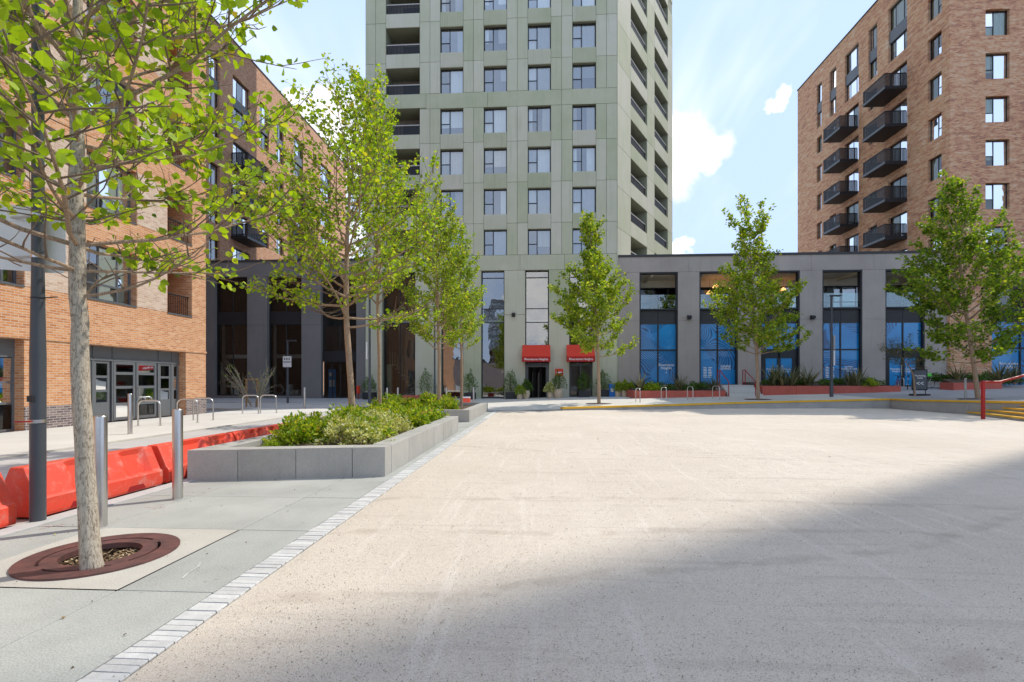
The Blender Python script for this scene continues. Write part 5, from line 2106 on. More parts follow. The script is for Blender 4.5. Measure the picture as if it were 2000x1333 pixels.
p = on_y(911, 780, 30.5)
t = thing('traffic_block', (p.x, 30.5, .05), 'small orange plastic block with white top beside the far planter', 'barrier')
MB().cbox(p.x - .24, p.x + .24, 30.3, 30.7, .04, .40, .03).build('body', M['barrier_red'], t)
MB().cbox(p.x - .24, p.x + .24, 30.3, 30.7, .402, .48, .02).build('top', M['white_plastic'], t)


def make_bike(frame_mat, wheel_mat, label, guard=None):
    t = thing('bicycle', (0, 0, 0), label, 'bicycle', 'bicycles parked by the podium door')
    r = .33
    for x in (-.52, .52):
        rim = MB()
        pts = [(x + r * math.cos(2 * math.pi * k / 24), 0, r + .01 + r * math.sin(2 * math.pi * k / 24)) for k in range(25)]
        rim.tube(pts, .02, 6, caps=False)
        wh = rim.build('wheel', M['rubber'], t)
        sp_ = MB()
        for k in range(10):
            a = 2 * math.pi * k / 10
            sp_.tube([(x, 0, r + .01), (x + (r - .02) * math.cos(a), 0, r + .01 + (r - .02) * math.sin(a))], .004, 3)
        sp_.tube([(x, -.05, r + .01), (x, .05, r + .01)], .03, 6)
        pts2 = [(x + (r - .025) * math.cos(2 * math.pi * k / 24), 0, r + .01 + (r - .025) * math.sin(2 * math.pi * k / 24)) for k in range(25)]
        sp_.tube(pts2, .012, 4, caps=False)
        sp_.build('spokes', wheel_mat, wh)
    f = MB()
    bb, st, hd, hb_ = (-.08, 0, .30), (-.22, 0, .78), (.36, 0, .80), (.40, 0, .66)
    for a, b in ((bb, st), (st, hd), (bb, hb_), ((-.52, 0, .34), bb), ((-.52, 0, .34), (-.20, 0, .70)), (hd, hb_)):
        f.tube([a, b], .024, 6)
    f.tube([hb_, (.52, 0, .34)], .02, 6)
    f.build('frame', frame_mat, t)
    MB().tube([hd, (.33, 0, 1.0)], .016, 6).build('stem', M['black_metal'], t)
    MB().tube([(.25, -.28, 1.02), (.33, -.1, 1.0), (.33, .1, 1.0), (.25, .28, 1.02)], .014, 6).build('handlebar', M['black_metal'], t)
    s_ = MB()
    s_.prism([(-.38, -.07), (-.2, -.05), (-.1, -.02), (-.1, .02), (-.2, .05), (-.38, .07)], .90, .95)
    s_.tube([st, (-.25, 0, .91)], .015, 6)
    s_.build('saddle', M['black_metal'], t)
    if guard:
        g = MB()
        pr = [(-.52 + (r + .05) * math.cos(a), r + .01 + (r + .05) * math.sin(a)) for a in np.linspace(R(20), R(170), 9)]
        g.profile(pr, lambda a, z: Vector((a, -.03, z)), lambda a, z: Vector((a, .03, z)))
        g.build('mudguard', guard, t)
        b2 = MB().cbox(.42, .72, -.17, .17, .78, 1.0, .02)
        b2.build('basket', guard, t)
    return t


bikes = [((1752, 756), R(62), M['purple'], None, 'dark purple bicycle standing leftmost in the row by the podium door'),
         ((1772, 757), R(55), M['white_plastic'], None, 'white framed bicycle behind the black pavement sign'),
         ((1786, 758), R(66), M['pole_grey'], None, 'dark grey bicycle tucked close behind the pavement sign'),
         ((1832, 757), R(172), M['white_plastic'], M['green_plastic'], 'white hire bicycle with bright green mudguard and basket')]
for (px_, py_), a, fm_, gd_, lab in bikes:
    b_k = make_bike(fm_, M['steel'], lab, gd_)
    p = on_y(px_, py_, 35.2)
    b_k.location = (p.x, 35.2, pave_z(p.x, 35.2))
    b_k.rotation_euler = (R(4), 0, a)
for k, px_ in enumerate((1762, 1790)):
    p = on_y(px_, 756, 35.0)
    copy_thing(hoop, (p.x, 35.0, pave_z(p.x, 35.0)), R(70), ('steel hoop holding the leftmost parked bicycle', 'steel hoop among the bicycles behind the pavement sign')[k])

# stock stored behind the charcoal podium glass
def shop_item(name, label, cat, px_, fn):
    p = on_y(px_, 770, LY + .75)
    t = thing(name, (p.x, LY + .75, .3), label, cat)
    fn(t, p.x, LY + .75, .3)


def planks(t, x, y, z):
    for i in range(4):
        mb = MB()
        xx = x - .25 + i * .13
        mb.add([(xx, y - .1, z), (xx + .11, y - .1, z), (xx + .11, y, z), (xx, y, z), (xx - .35, y, z + 2.7), (xx - .24, y, z + 2.7), (xx - .24, y + .1, z + 2.7), (xx - .35, y + .1, z + 2.7)],
               [(0, 1, 2, 3), (4, 5, 6, 7), (0, 1, 5, 4), (1, 2, 6, 5), (2, 3, 7, 6), (3, 0, 4, 7)])
        mb.build('plank', M['white_paint'], t)


shop_item('leaning_planks', 'pale planks leaning behind the leftmost dark shop window', 'planks', 437, planks)
shop_item('notice_board', 'pale printed notice board standing in the leftmost dark shop window', 'sign', 459,
          lambda t, x, y, z: (MB().cbox(x - .35, x + .35, y - .03, y + .03, z, z + .95, .01).build('board', M['white_paint'], t),
                              MB().box(x - .25, x + .25, y - .04, y - .031, z + .55, z + .72).build('print', M['panel_grey'], t)))
shop_item('cardboard_boxes', 'pale stacked boxes inside the second dark shop window', 'boxes', 572,
          lambda t, x, y, z: [MB().cbox(x - .5 + .36 * i, x - .17 + .36 * i, y - .2, y + .2, z + .0, z + .45, .01).build('box', M['white_paint'], t) for i in range(3)] + [MB().cbox(x - .4, x - .05, y - .2, y + .2, z + .455, z + .9, .01).build('box', M['white_paint'], t)])
def ringthing(t, x, y, z):
    pts = [(x + .36 * math.cos(2 * math.pi * k / 24), y, z + .45 + .36 * math.sin(2 * math.pi * k / 24)) for k in range(25)]
    MB().tube(pts, .10, 8, caps=False).build('hose', M['sign_grey'], t, smooth=True)
shop_item('hose_coil', 'grey coil of hose inside the second dark shop window', 'hose', 545, ringthing)

# faded surveyors' spray marks on the footway
def spray(px_, py_, pts, col, lab):
    p = on_z(px_, py_)
    t = thing('spray_mark', (p.x, p.y, 0), lab, 'paint mark')
    for k, st_ in enumerate(pts):
        v = [Vector((p.x + a, p.y + b, .0035)) for a, b in st_]
        mb = MB()
        for a, b in zip(v, v[1:]):
            d = (b - a).normalized(); n = Vector((-d.y, d.x, 0)) * .006
            mb.quad(a - n, b - n, b + n, a + n)
        mb.build('stroke', col, t)


M['faded_pink'] = mottled('faded_pink', (.60, .36, .33), .2, 9, .9, fine=120, fine_amt=.3, hue=(.43, .40, .37))
M['faded_white'] = mottled('faded_white', (.50, .50, .47), .2, 9, .9, fine=120, fine_amt=.3, hue=(.44, .44, .41))
spray(300, 992, [[(-.12, 0), (.10, .05)], [(.02, -.06), (.14, .0)], [(-.05, .10), (.02, .14)]], M['faded_pink'], 'faded pink spray marks on the footway between the bollards')
spray(95, 1030, [[(-.15, .02), (.12, .04)], [(-.02, -.08), (.05, .12)]], M['faded_pink'], 'faded pink spray cross beside the lamp column foot')
spray(530, 940, [[(-.2, .0), (.1, .05), (.25, .04)]], M['faded_white'], 'faded white spray line in front of the near planter')
spray(365, 1120, [[(-.05, .22), (.0, .12), (.01, .0), (.04, -.1)]], M['faded_white'], 'faint curved white chalk line right of the tree grate')

# ------------------------------------------------------------------ vegetation
LEAF = np.array([(0, 0, 0), (-.42, .26, .07), (-.36, .62, .06), (0, 1.0, -.05), (.36, .62, .06), (.42, .26, .07)])
LEAF_F = [(0, 3, 2, 1), (0, 5, 4, 3)]
SLIM = np.array([(0, 0, 0), (-.22, .35, .05), (-.17, .7, .04), (0, 1.0, -.03), (.17, .7, .04), (.22, .35, .05)])


def leaf_cloud(name, pts, axis, size, mat, parent, seed, shape=LEAF, droop=.3, kind='stuff'):
    """many separate leaf blades in one mesh; pts world, axis = rough growing direction"""
    g = np.random.default_rng(seed)
    n = len(pts)
    ax = axis + g.normal(0, .55, (n, 3))
    ax[:, 2] -= droop
    ax /= np.linalg.norm(ax, axis=1, keepdims=True) + 1e-9
    nr_ = g.normal(0, 1, (n, 3))
    nr_[:, 2] = np.abs(nr_[:, 2]) + .5
    nr_ -= ax * np.sum(nr_ * ax, axis=1, keepdims=True)
    nr_ /= np.linalg.norm(nr_, axis=1, keepdims=True) + 1e-9
    sd = np.cross(ax, nr_)
    L = shape
    V = pts[:, None, :] + size[:, None, None] * (sd[:, None, :] * L[None, :, 0:1] + ax[:, None, :] * L[None, :, 1:2] + nr_[:, None, :] * L[None, :, 2:3])
    o = origin_of(parent)
    V = V.reshape(-1, 3) - np.array(o)
    k = len(L)
    base = (np.arange(n) * k)[:, None]
    F = np.concatenate([base + np.array(f)[None] for f in LEAF_F], axis=1).reshape(-1, 4)
    me = bpy.data.meshes.new(name)
    me.vertices.add(len(V))
    me.vertices.foreach_set('co', V.astype(np.float32).ravel())
    nf = len(F)
    me.loops.add(nf * 4)
    me.loops.foreach_set('vertex_index', F.astype(np.int32).ravel())
    me.polygons.add(nf)
    me.polygons.foreach_set('loop_start', np.arange(0, nf * 4, 4, dtype=np.int32))
    me.polygons.foreach_set('loop_total', np.full(nf, 4, dtype=np.int32))
    me.update(calc_edges=True)
    a = me.attributes.new('rnd', 'FLOAT', 'FACE')
    a.data.foreach_set('value', np.repeat(g.random(n), 2).astype(np.float32))
    me.materials.append(mat)
    ob = bpy.data.objects.new(name, me)
    C.objects.link(ob)
    ob.parent = parent
    if kind: ob['kind'] = kind
    return ob


def bent(p0, d0, L, n, rg, up=.25, wob=.12):
    pts = [p0.copy()]
    d = d0.normalized()
    for i in range(n):
        d = d + Vector((rg.gauss(0, wob), rg.gauss(0, wob), rg.gauss(0, wob * .7) + up / n))
        d.normalize()
        pts.append(pts[-1] + d * (L / n))
    return pts


def tree(name, label, base, trunk_pts, trunk_r, crown, leaves, leaf_size, leaf, bark, seed, prims=26, elev=(22, 50), leaders=0,
         sec=5, prof=None, twigs=True, bare=0, singles=0, group=None, up=.55, spread_low=None, shape=LEAF, droop=.3, thick=1.0, bark2=None):
    """crown = (z0, z1, radius). trunk_pts: list of (x,y,z) world"""
    rg = random.Random(seed)
    t = thing(name, base, label, 'tree', group)
    tp = [Vector(p) for p in trunk_pts]
    # resample trunk smoothly
    pts = []
    rad = []
    Ls = [0]
    for a, b in zip(tp, tp[1:]): Ls.append(Ls[-1] + (b - a).length)
    tot = Ls[-1]
    N = 34
    def at_len(s):
        for i in range(len(tp) - 1):
            if s <= Ls[i + 1] + 1e-9:
                f = (s - Ls[i]) / (Ls[i + 1] - Ls[i])
                p0_ = tp[max(i - 1, 0)]; p1_ = tp[i]; p2_ = tp[i + 1]; p3_ = tp[min(i + 2, len(tp) - 1)]
                return .5 * ((2 * p1_) + (p2_ - p0_) * f + (2 * p0_ - 5 * p1_ + 4 * p2_ - p3_) * f * f + (3 * p1_ - p0_ - 3 * p2_ + p3_) * f ** 3)
        return tp[-1]
    for i in range(N + 1):
        f = i / N
        pts.append(at_len(tot * f) + Vector((rg.gauss(0, .004), rg.gauss(0, .004), 0)))
        flare = 1 + .28 * math.exp(-f * tot / .14)
        rad.append(max(.006, trunk_r * (1 - .25 * min(f / .45, 1)) * (1 if f < .45 else max(.03, 1 - (f - .45) / .56 * .98)) * flare * (1 + rg.uniform(-.03, .03))))
    MB().tube(pts, rad, 14).build('trunk', bark, t, smooth=True)

    def trunk_at(z):
        best = min(range(N + 1), key=lambda i: abs(pts[i].z - z))
        return pts[best], rad[best]

    z0, z1, RC = crown
    if prof is None:
        prof = lambda q: math.sin(math.pi * min(1, (q * .92 + .10))) ** .75
    bmb = MB()
    tmb = MB()
    anchors, axes = [], []
    for i in range(prims):
        q = (i + rg.random() * .9) / prims
        z = z0 + (z1 - z0) * q * .96
        p0, r0 = trunk_at(z)
        az = i * 2.39996 + rg.uniform(-.35, .35)
        L = RC * prof(q) * rg.uniform(.72, 1.12)
        if L < .12: L = .12
        el = R(elev[0] + (elev[1] - elev[0]) * q + rg.uniform(-10, 10))
        d = Vector((math.cos(az) * math.cos(el), math.sin(az) * math.cos(el), math.sin(el)))
        n = 7
        br = bent(p0, d, L / max(.5, math.cos(el)) , n, rg, up, .10)
        rr = min(r0 * .5, thick * (.009 + .009 * L))
        bmb.tube(br, [rr * (1 - .85 * k / n) + .002 for k in range(n + 1)], 6, caps=False)
        is_bare = i < bare
        for k in range(n):
            if k >= 3 and not is_bare:
                anchors.append((br[k], br[k + 1])); axes.append((br[k + 1] - br[k]).normalized())
        ns = max(2, int(sec * (0.5 + L / RC)))
        for s in range(ns):
            f = .22 + .76 * (s + rg.random()) / ns
            k = min(n - 1, int(f * n))
            p = br[k].lerp(br[k + 1], f * n - k)
            bd = (br[k + 1] - br[k]).normalized()
            sd = bd.cross(Vector((0, 0, 1)))
            if sd.length < .1: sd = Vector((1, 0, 0))
            sd.normalize()
            ang = rg.uniform(.5, 1.15) * (1 if s % 2 else -1)
            dd = bd * math.cos(ang) + sd * math.sin(ang) + Vector((0, 0, rg.uniform(-.15, .45)))
            l2 = L * rg.uniform(.22, .45) * (1.15 - .5 * f) + .12
            b2 = bent(p, dd, l2, 4, rg, up * .6, .14)
            tmb.tube(b2, [rr * .38 * (1 - .8 * m_ / 4) + .0016 for m_ in range(5)], 4, caps=False)
            if is_bare and rg.random() < .85:
                continue
            for m_ in range(4):
                anchors.append((b2[m_], b2[m_ + 1])); axes.append((b2[m_ + 1] - b2[m_]).normalized())
            if twigs:
                for _ in range(2):
                    m_ = rg.randrange(1, 4)
                    d3 = (b2[m_ + 1] - b2[m_]).normalized() + Vector((rg.gauss(0, .6), rg.gauss(0, .6), rg.gauss(0, .4)))
                    b3 = bent(b2[m_], d3, l2 * rg.uniform(.3, .6), 3, rg, .2, .15)
                    tmb.tube(b3, [rr * .2 * (1 - .7 * e_ / 3) + .0013 for e_ in range(4)], 3, caps=False)
                    for e_ in range(3):
                        anchors.append((b3[e_], b3[e_ + 1])); axes.append((b3[e_ + 1] - b3[e_]).normalized())
    # leader tip
    for k in range(int(N * .8), N):
        anchors.append((pts[k], pts[k + 1])); axes.append((pts[k + 1] - pts[k]).normalized())
    if bmb.v: bmb.build('branches', bark2 or bark, t, smooth=True)
    if tmb.v: tmb.build('twigs', M['twig'], t)
    g = np.random.default_rng(seed + 5)
    A = np.array([tuple(a) for a, b in anchors]); B = np.array([tuple(b) for a, b in anchors]); X = np.array([tuple(a) for a in axes])
    # leaves gather in tufts: some stretches carry many, others none
    wgt = np.linalg.norm(B - A, axis=1) * g.gamma(1.1, 1.0, len(A))
    wgt /= wgt.sum()
    ix = g.choice(len(A), leaves, p=wgt)
    f = g.random((leaves, 1))
    P = A[ix] * (1 - f) + B[ix] * f
    off = g.normal(0, 1, (leaves, 3)); off /= np.linalg.norm(off, axis=1, keepdims=True)
    P = P + off * (leaf_size * g.uniform(.25, 1.0, (leaves, 1)))
    ax = X[ix] * .6 + off
    sz = leaf_size * g.uniform(.6, 1.2, leaves)
    if singles:
        # the leaves that show largest, nearest the viewer, as leaf objects of their own
        dist = np.linalg.norm(P - np.array([0, 0, CAM_H]), axis=1)
        dirv = P - np.array([0, 0, CAM_H])
        cy = dirv[:, 1] * math.cos(YAW) - dirv[:, 0] * math.sin(YAW)
        cx = dirv[:, 0] * math.cos(YAW) + dirv[:, 1] * math.sin(YAW)
        ppx = 1000 + FPX * cx / np.maximum(cy, .05)
        ppy = HOR - FPX * dirv[:, 2] / np.maximum(cy, .05)
        vis = (cy > .2) & (ppx > 0) & (ppx < 2000) & (ppy > 0) & (ppy < 1333)
        score = np.where(vis, sz / dist, 0)
        top = np.argsort(-score)[:singles]
        mask = np.zeros(leaves, bool); mask[top] = True
        me = bpy.data.meshes.new('leaf')
        me.from_pydata(LEAF.tolist(), [], LEAF_F)
        me.materials.append(leaf)
        a_ = me.attributes.new('rnd', 'FLOAT', 'FACE'); a_.data.foreach_set('value', [.4, .4])
        o0 = Vector(base)
        for i in top:
            ob = bpy.data.objects.new('leaf', me); C.objects.link(ob); ob.parent = t
            a3 = Vector(ax[i] + g.normal(0, .5, 3)); a3.z -= droop; a3.normalize()
            n3 = Vector(g.normal(0, 1, 3)); n3.z = abs(n3.z) + .4
            n3 = (n3 - a3 * n3.dot(a3)).normalized()
            s3 = a3.cross(n3)
            m4 = Matrix.Identity(4)
            m4.col[0][:3] = s3 * sz[i]; m4.col[1][:3] = a3 * sz[i]; m4.col[2][:3] = n3 * sz[i]; m4.col[3][:3] = Vector(P[i]) - o0
            ob.matrix_local = m4
        P, ax, sz = P[~mask], ax[~mask], sz[~mask]
    leaf_cloud('crown', P, ax, sz, leaf, t, seed + 9, shape, droop)
    return t


def pxp(x, y, d):
    """world point on the ray of a pixel at forward distance d"""
    v = px_dir(x, y)
    return (v.x * d, v.y * d, CAM_H + v.z * d)


# foreground poplar in the grate
d1 = on_z(181, 1108).y / px_dir(181, 1108).y
b1 = on_z(181, 1112)
tree('poplar_tree', 'pale barked young poplar growing through the round grate in front', (b1.x, b1.y, 0),
     [(b1.x, b1.y, -.08), pxp(172, 1000, d1), pxp(160, 800, d1), pxp(153, 600, d1), pxp(148, 400, d1), pxp(150, 200, d1 + .05), pxp(153, 20, d1 + .1), pxp(160, -250, d1 + .1), pxp(165, -520, d1 + .15)],
     .066, (CAM_H + (745 - 590) * d1 / FPX, CAM_H + (745 + 430) * d1 / FPX, 1.95), 8600, .080, M['leaf_poplar'], M['bark_pale'], 21, prims=60, elev=(4, 62), sec=8, bare=5, singles=300, thick=.62, bark2=M['bark_brown'],
     prof=lambda q: (.70 if q < .08 else 1.0) if q < .6 else max(.2, 1.55 - 1.0 * q), up=.45)

# poplar in the near planter
Y2 = 10.6
pt = lambda x, y: tuple(on_y(x, y, Y2))
b2_ = on_y(690, 830, Y2)
tree('poplar_tree', 'spreading young poplar rising from the near granite planter', (b2_.x, Y2, .33),
     [(b2_.x, Y2, .25), pt(686, 760), pt(680, 680), pt(676, 600), pt(678, 480), pt(684, 360), pt(694, 260), pt(700, 190)],
     .075, (CAM_H + (745 - 640) * 10.8 / FPX, CAM_H + (745 - 200) * 10.8 / FPX, 2.4), 12000, .078, M['leaf_poplar'], M['bark_brown'], 33, prims=58, elev=(0, 60), sec=7, bare=3,
     prof=lambda q: (.80 + q * 1.1) if q < .25 else max(.24, 1.08 - .9 * (q - .25) / .75), up=.5)
# extra upright tree behind it reaching beside the tower edge
Y2b = 13.0
pt2 = lambda x, y: tuple(on_y(x, y, Y2b))
b2b = on_y(742, 815, Y2b)
tree('poplar_tree', 'slender upright poplar at the far end of the near planter, against the tower edge', (b2b.x, Y2b, .33),
     [(b2b.x, Y2b, .25), pt2(741, 720), pt2(738, 600), pt2(736, 450), pt2(734, 300), pt2(728, 165)],
     .05, (CAM_H + (745 - 600) * 13.1 / FPX, CAM_H + (745 - 170) * 13.1 / FPX, 1.35), 5600, .076, M['leaf_poplar'], M['bark_brown'], 37, prims=44, elev=(25, 68), sec=6,
     prof=lambda q: max(.22, .9 - .5 * q), up=.6)

# two in the far planter
for k, (bx, by, Yk, top, rc, nl, lab, sd_) in enumerate(((857, 795, 19.0, 425, 2.2, 13000, 'left young poplar in the far granite planter', 41),
                                                         (901, 790, 22.3, 470, 1.6, 8500, 'right young poplar in the far granite planter before the tower glass', 52))):
    ptk = lambda x, y: tuple(on_y(x, y, Yk))
    b = on_y(bx, by, Yk)
    dk = Yk / px_dir(bx, by).y
    tree('poplar_tree', lab, (b.x, Yk, .3), [(b.x, Yk, .2), ptk(bx + 1, 720), ptk(bx - 1, 640), ptk(bx - 3, 540), ptk(bx - 6, top + 20), ptk(bx - 8, top)],
         .07, (CAM_H + (745 - 690) * dk / FPX, CAM_H + (745 - top) * dk / FPX, rc), nl, .085, M['leaf_mid'] if k == 0 else M['leaf_poplar'], M['bark_brown'], sd_, prims=46, elev=(10, 62), sec=6,
         prof=lambda q: max(.2, .95 - .55 * q) if q > .12 else .7, up=.6)

# three on the raised pavement
def pit(x, y, z, label):
    t = thing('tree_pit', (x, y, z), label, 'tree grate', 'round tree pits')
    MB().lathe([(.75, z - .05), (.75, z + .012), (.70, z + .014)], 28, (x, y)).build('rim', M['rust'], t)
    MB().lathe([(.66, z + .006), (.66, z + .018), (.0001, z + .02)], 28, (x, y)).build('soil', M['soil'], t)


spots = [((1170, 789), (1168, 690), (1160, 560), (1150, 432), 2.7, 14500, 'leaf_mid', 61, 695, 'round headed green tree before the tower corner and red awning',
          lambda q: (.75 + 1.4 * q) if q < .22 else max(.10, 1.08 - 1.0 * (q - .2) / .62) if q < .75 else .28 * (1.1 - q) / .35 + .1),
         ((1481, 780.5), (1478, 690), (1470, 560), (1462, 440), 3.5, 15500, 'leaf_mid', 72, 700, 'tall narrow topped tree before the podium stairs',
          lambda q: (.7 + q * .9) if q < .2 else max(.34, 1.0 - 1.35 * (q - .15))),
         ((1911, 780), (1900, 700), (1880, 560), (1858, 352), 3.6, 18500, 'leaf_dark', 83, 720, 'bushy dark green tree at the right beside the red handrail',
          lambda q: (.6 + q * 1.2) if q < .28 else max(.14, 1.0 - 1.0 * (q - .25) / .75))]
for (bp, m1, m2, tp_, rc, nl, lf, sd_, zb_px, lab, pf) in spots:
    p = zpave(*bp)
    dk = p.y / px_dir(*bp).y
    pk = lambda xy: tuple(on_y(xy[0], xy[1], p.y))
    tree('plane_tree', lab, (p.x, p.y, p.z), [(p.x, p.y, p.z - .08), pk(m1), pk(m2), pk(tp_)], .10, (CAM_H + (745 - zb_px) * dk / FPX, CAM_H + (745 - tp_[1]) * dk / FPX, rc), nl, .135, M[lf], M['bark_brown'],
         sd_, prims=60, elev=(5, 64), sec=6, prof=pf, up=.5, droop=.2)
    pit(p.x, p.y, p.z, 'dark round tree pit at the foot of the ' + ('awning tree', 'stairs tree', 'rightmost tree')[spots.index((bp, m1, m2, tp_, rc, nl, lf, sd_, zb_px, lab, pf))])
    if bp[0] > 1900:
        t = thing('tree_stake', (p.x - .35, p.y + .3, p.z), 'pale post standing beside the rightmost tree trunk', 'post')
        MB().lathe([(.05, p.z - .02), (.05, p.z + 1.0), (.04, p.z + 1.02)], 10, (p.x - .35, p.y + .3)).build('post', M['sign_grey'], t)
        MB().lathe([(.075, p.z - .01), (.075, p.z + .01)], 10, (p.x - .35, p.y + .3)).build('base_ring', M['sign_grey'], t)

# small pine by the sign, bare saplings by the charcoal podium
p = zpave(1787, 774)
pk = lambda x, y: tuple(on_y(x, y, p.y))
tree('pine_tree', 'small leaning pine beside the black pavement sign', (p.x, p.y, p.z), [(p.x, p.y, p.z - .05), pk(1785, 745), pk(1779, 722), pk(1762, 700), pk(1752, 690)], .055,
     (p.z + 1.6, p.z + 2.9, .95), 1500, .15, M['leaf_pine'], M['bark_brown'], 91, prims=18, elev=(-5, 40), sec=5, prof=lambda q: .9, shape=SLIM * np.array([.35, 1, 1]), up=.2, droop=-.1)
ys_ = 27.3
x_s = on_y(492, 780, ys_).x
gd_t = thing('tree_guard', (x_s, ys_, 0), 'wooden stake frame around the bare sapling', 'tree guard')
for s_ in (-.33, .33):
    MB().box(x_s + s_ - .035, x_s + s_ + .035, ys_ - .035, ys_ + .035, -.03, 1.6).build('stake', M['timber'], gd_t)
MB().box(x_s - .38, x_s + .38, ys_ - .06, ys_ - .036, 1.52, 1.6).build('rail', M['timber'], gd_t)
for k, (dx, dl) in enumerate(((-.35, -.9), (.55, .9))):
    lab = ('bare branched sapling leaning left beside the wooden tree guard', 'bare branched sapling leaning right beside the wooden tree guard')[k]
    t = thing('bare_sapling', (x_s + dx * .2, ys_ + .1 + .1 * k, 0), lab, 'tree', 'bare saplings')
    rg = random.Random(100 + k)
    mb = MB(); tw = MB()
    an = []
    ax_ = []
    for i in range(7):
        d = Vector((dl * rg.uniform(.2, .75), rg.uniform(-.25, .25), 1)).normalized()
        br = bent(Vector((x_s + dx * .2, ys_ + .1 + .1 * k, -.03)), d, rg.uniform(1.7, 2.7), 7, rg, .0, .10)
        mb.tube(br, [.028 * (1 - .8 * q / 7) + .005 for q in range(8)], 5)
        for s in range(7):
            q = rg.randrange(2, 7)
            b2 = bent(br[q], (br[q] - br[q - 1]).normalized() + Vector((rg.gauss(dl * .4, .5), rg.gauss(0, .4), rg.gauss(.1, .4))), rg.uniform(.35, .9), 4, rg, .2, .15)
            tw.tube(b2, [.013, .011, .009, .007, .005], 4, caps=False)
            for e_ in range(4): an.append(tuple(b2[e_])); ax_.append(tuple((b2[e_ + 1] - b2[e_]).normalized()))
    mb.build('stems', M['bark_pale'], t); tw.build('twigs', M['bark_pale'], t)
    A = np.array(an); X = np.array(ax_)
    g = np.random.default_rng(k); ix = g.integers(0, len(A), 130)
    leaf_cloud('crown', A[ix] + g.normal(0, .05, (130, 3)), X[ix], g.uniform(.05, .09, 130), M['leaf_mid'], t, k + 3)


# ---------------------------------------------------------------- shrubs
def make_shrub(name, seed, n, size, w, h, mat, shape=LEAF, tuft=True):
    g = np.random.default_rng(seed)
    t = thing(name, (0, 0, 0), '', 'shrub')
    nt_ = max(10, n // 9)
    u = g.normal(0, 1, (nt_, 3)); u[:, 2] = np.abs(u[:, 2]) * 1.0 + .05
    u /= np.linalg.norm(u, axis=1, keepdims=True)
    lump = 1 + .18 * np.sin(u[:, 0] * 5 + seed) * np.cos(u[:, 1] * 4 + seed * 2) + .14 * g.normal(0, 1, nt_)
    r_ = (g.random(nt_) ** .33) * lump
    c = u * r_[:, None] * np.array([w, w, h])
    c[:, 2] += .04
    ix = np.repeat(np.arange(nt_), n // nt_ + 1)[:n]
    off = g.normal(0, 1, (len(ix), 3)); off /= np.linalg.norm(off, axis=1, keepdims=True)
    ax = u[ix] * .9 + off * .9
    P = c[ix] + off * size * .35
    leaf_cloud('foliage', P, ax, size * g.uniform(.6, 1.25, len(ix)), mat, t, seed, shape, 0.0)
    rg = random.Random(seed)
    mb = MB()
    for i in range(7):
        k = rg.randrange(nt_)
        e_ = Vector(c[k].tolist())
        mb.tube([(rg.uniform(-.03, .03), rg.uniform(-.03, .03), -.05), e_ * .5 + Vector((0, 0, .03)), e_], [.012, .009, .004], 5)
    mb.build('stem', M['twig'], t)
    return t


def place(protos, used, i, loc, rz, s, label, group):
    pr = protos[i % len(protos)]
    if id(pr) not in used:
        used.add(id(pr))
        pr.location = loc; pr.rotation_euler = (0, 0, rz); pr.scale = s if isinstance(s, tuple) else (s, s, s); pr['label'] = label; pr['group'] = group
        return pr
    o = copy_thing(pr, loc, rz, label, s if isinstance(s, tuple) else (s, s, s))
    o['group'] = group
    return o


used = set()
ORD = ['first', 'second', 'third', 'fourth', 'fifth', 'sixth', 'seventh', 'eighth', 'ninth', 'tenth', 'eleventh', 'twelfth', 'thirteenth', 'fourteenth', 'fifteenth',
       'sixteenth', 'seventeenth', 'eighteenth', 'nineteenth', 'twentieth', 'twenty first', 'twenty second']


def across(p):
    return p[0] / p[1]


shr = [make_shrub('shrub', 200 + k, 900, .095, .42, .46, M['leaf_shrub'], SLIM) for k in range(3)]
pal = [make_shrub('shrub', 220 + k, 800, .07, .38, .42, M['leaf_pale'], SLIM) for k in range(2)]
rg = random.Random(5)
pos = []
x0, x1, y0, y1 = P1
tries = 0
while len(pos) < 36 and tries < 4000:
    tries += 1
    x, y = rg.uniform(x0 + .62, x1 - .56), rg.uniform(y0 + .62, y1 - .55)
    if y < 8.2 and x < -4.25: continue
    if all((x - a) ** 2 + (y - b) ** 2 > .40 ** 2 for a, b in pos): pos.append((x, y))
pos.sort(key=lambda q: q[1])
cnt = {True: 0, False: 0}
rowname = lambda y: 'front' if y < 9.2 else 'middle' if y < 11.6 else 'far'
rows = {}
for x, y in pos:
    pale = (x > -3.75 and y > 8.0 and (len(rows) + int(x * 7)) % 2 == 0)
    rows.setdefault((pale, rowname(y)), []).append((x, y))
for (pale, rn), lst in rows.items():
    lst.sort(key=across)
    kd = 'pale grey green' if pale else 'yellow green'
    for i, (x, y) in enumerate(lst):
        s = rg.uniform(.78, 1.1)
        place(pal if pale else shr, used, i, (x, y, .33), rg.uniform(0, 6.3), (s, s, s * rg.uniform(.8, 1.15)),
              '%s shrub, %s from left in the %s part of near planter' % (kd, ORD[i], rn), '%s %s shrubs in the near planter' % (kd, rn))
# one little plant at the bare front left corner of the planter
place(shr, used, 1, (-4.42, 7.85, .33), 1.0, (.36, .36, .34), 'tiny green seedling alone at the bare left corner of the near planter', 'seedling')
x0, x1, y0, y1 = P2
lst = sorted([(rg.uniform(x0 + .6, x1 - .55), rg.uniform(y0 + .55, y1 - .5)) for _ in range(20)], key=across)
for i, (x, y) in enumerate(lst):
    place(shr, used, i, (x, y, .30), rg.uniform(0, 6.3), rg.uniform(.75, 1.15), 'yellow green rounded shrub, %s from the left in the far granite planter' % ORD[i], 'shrubs in the far planter')

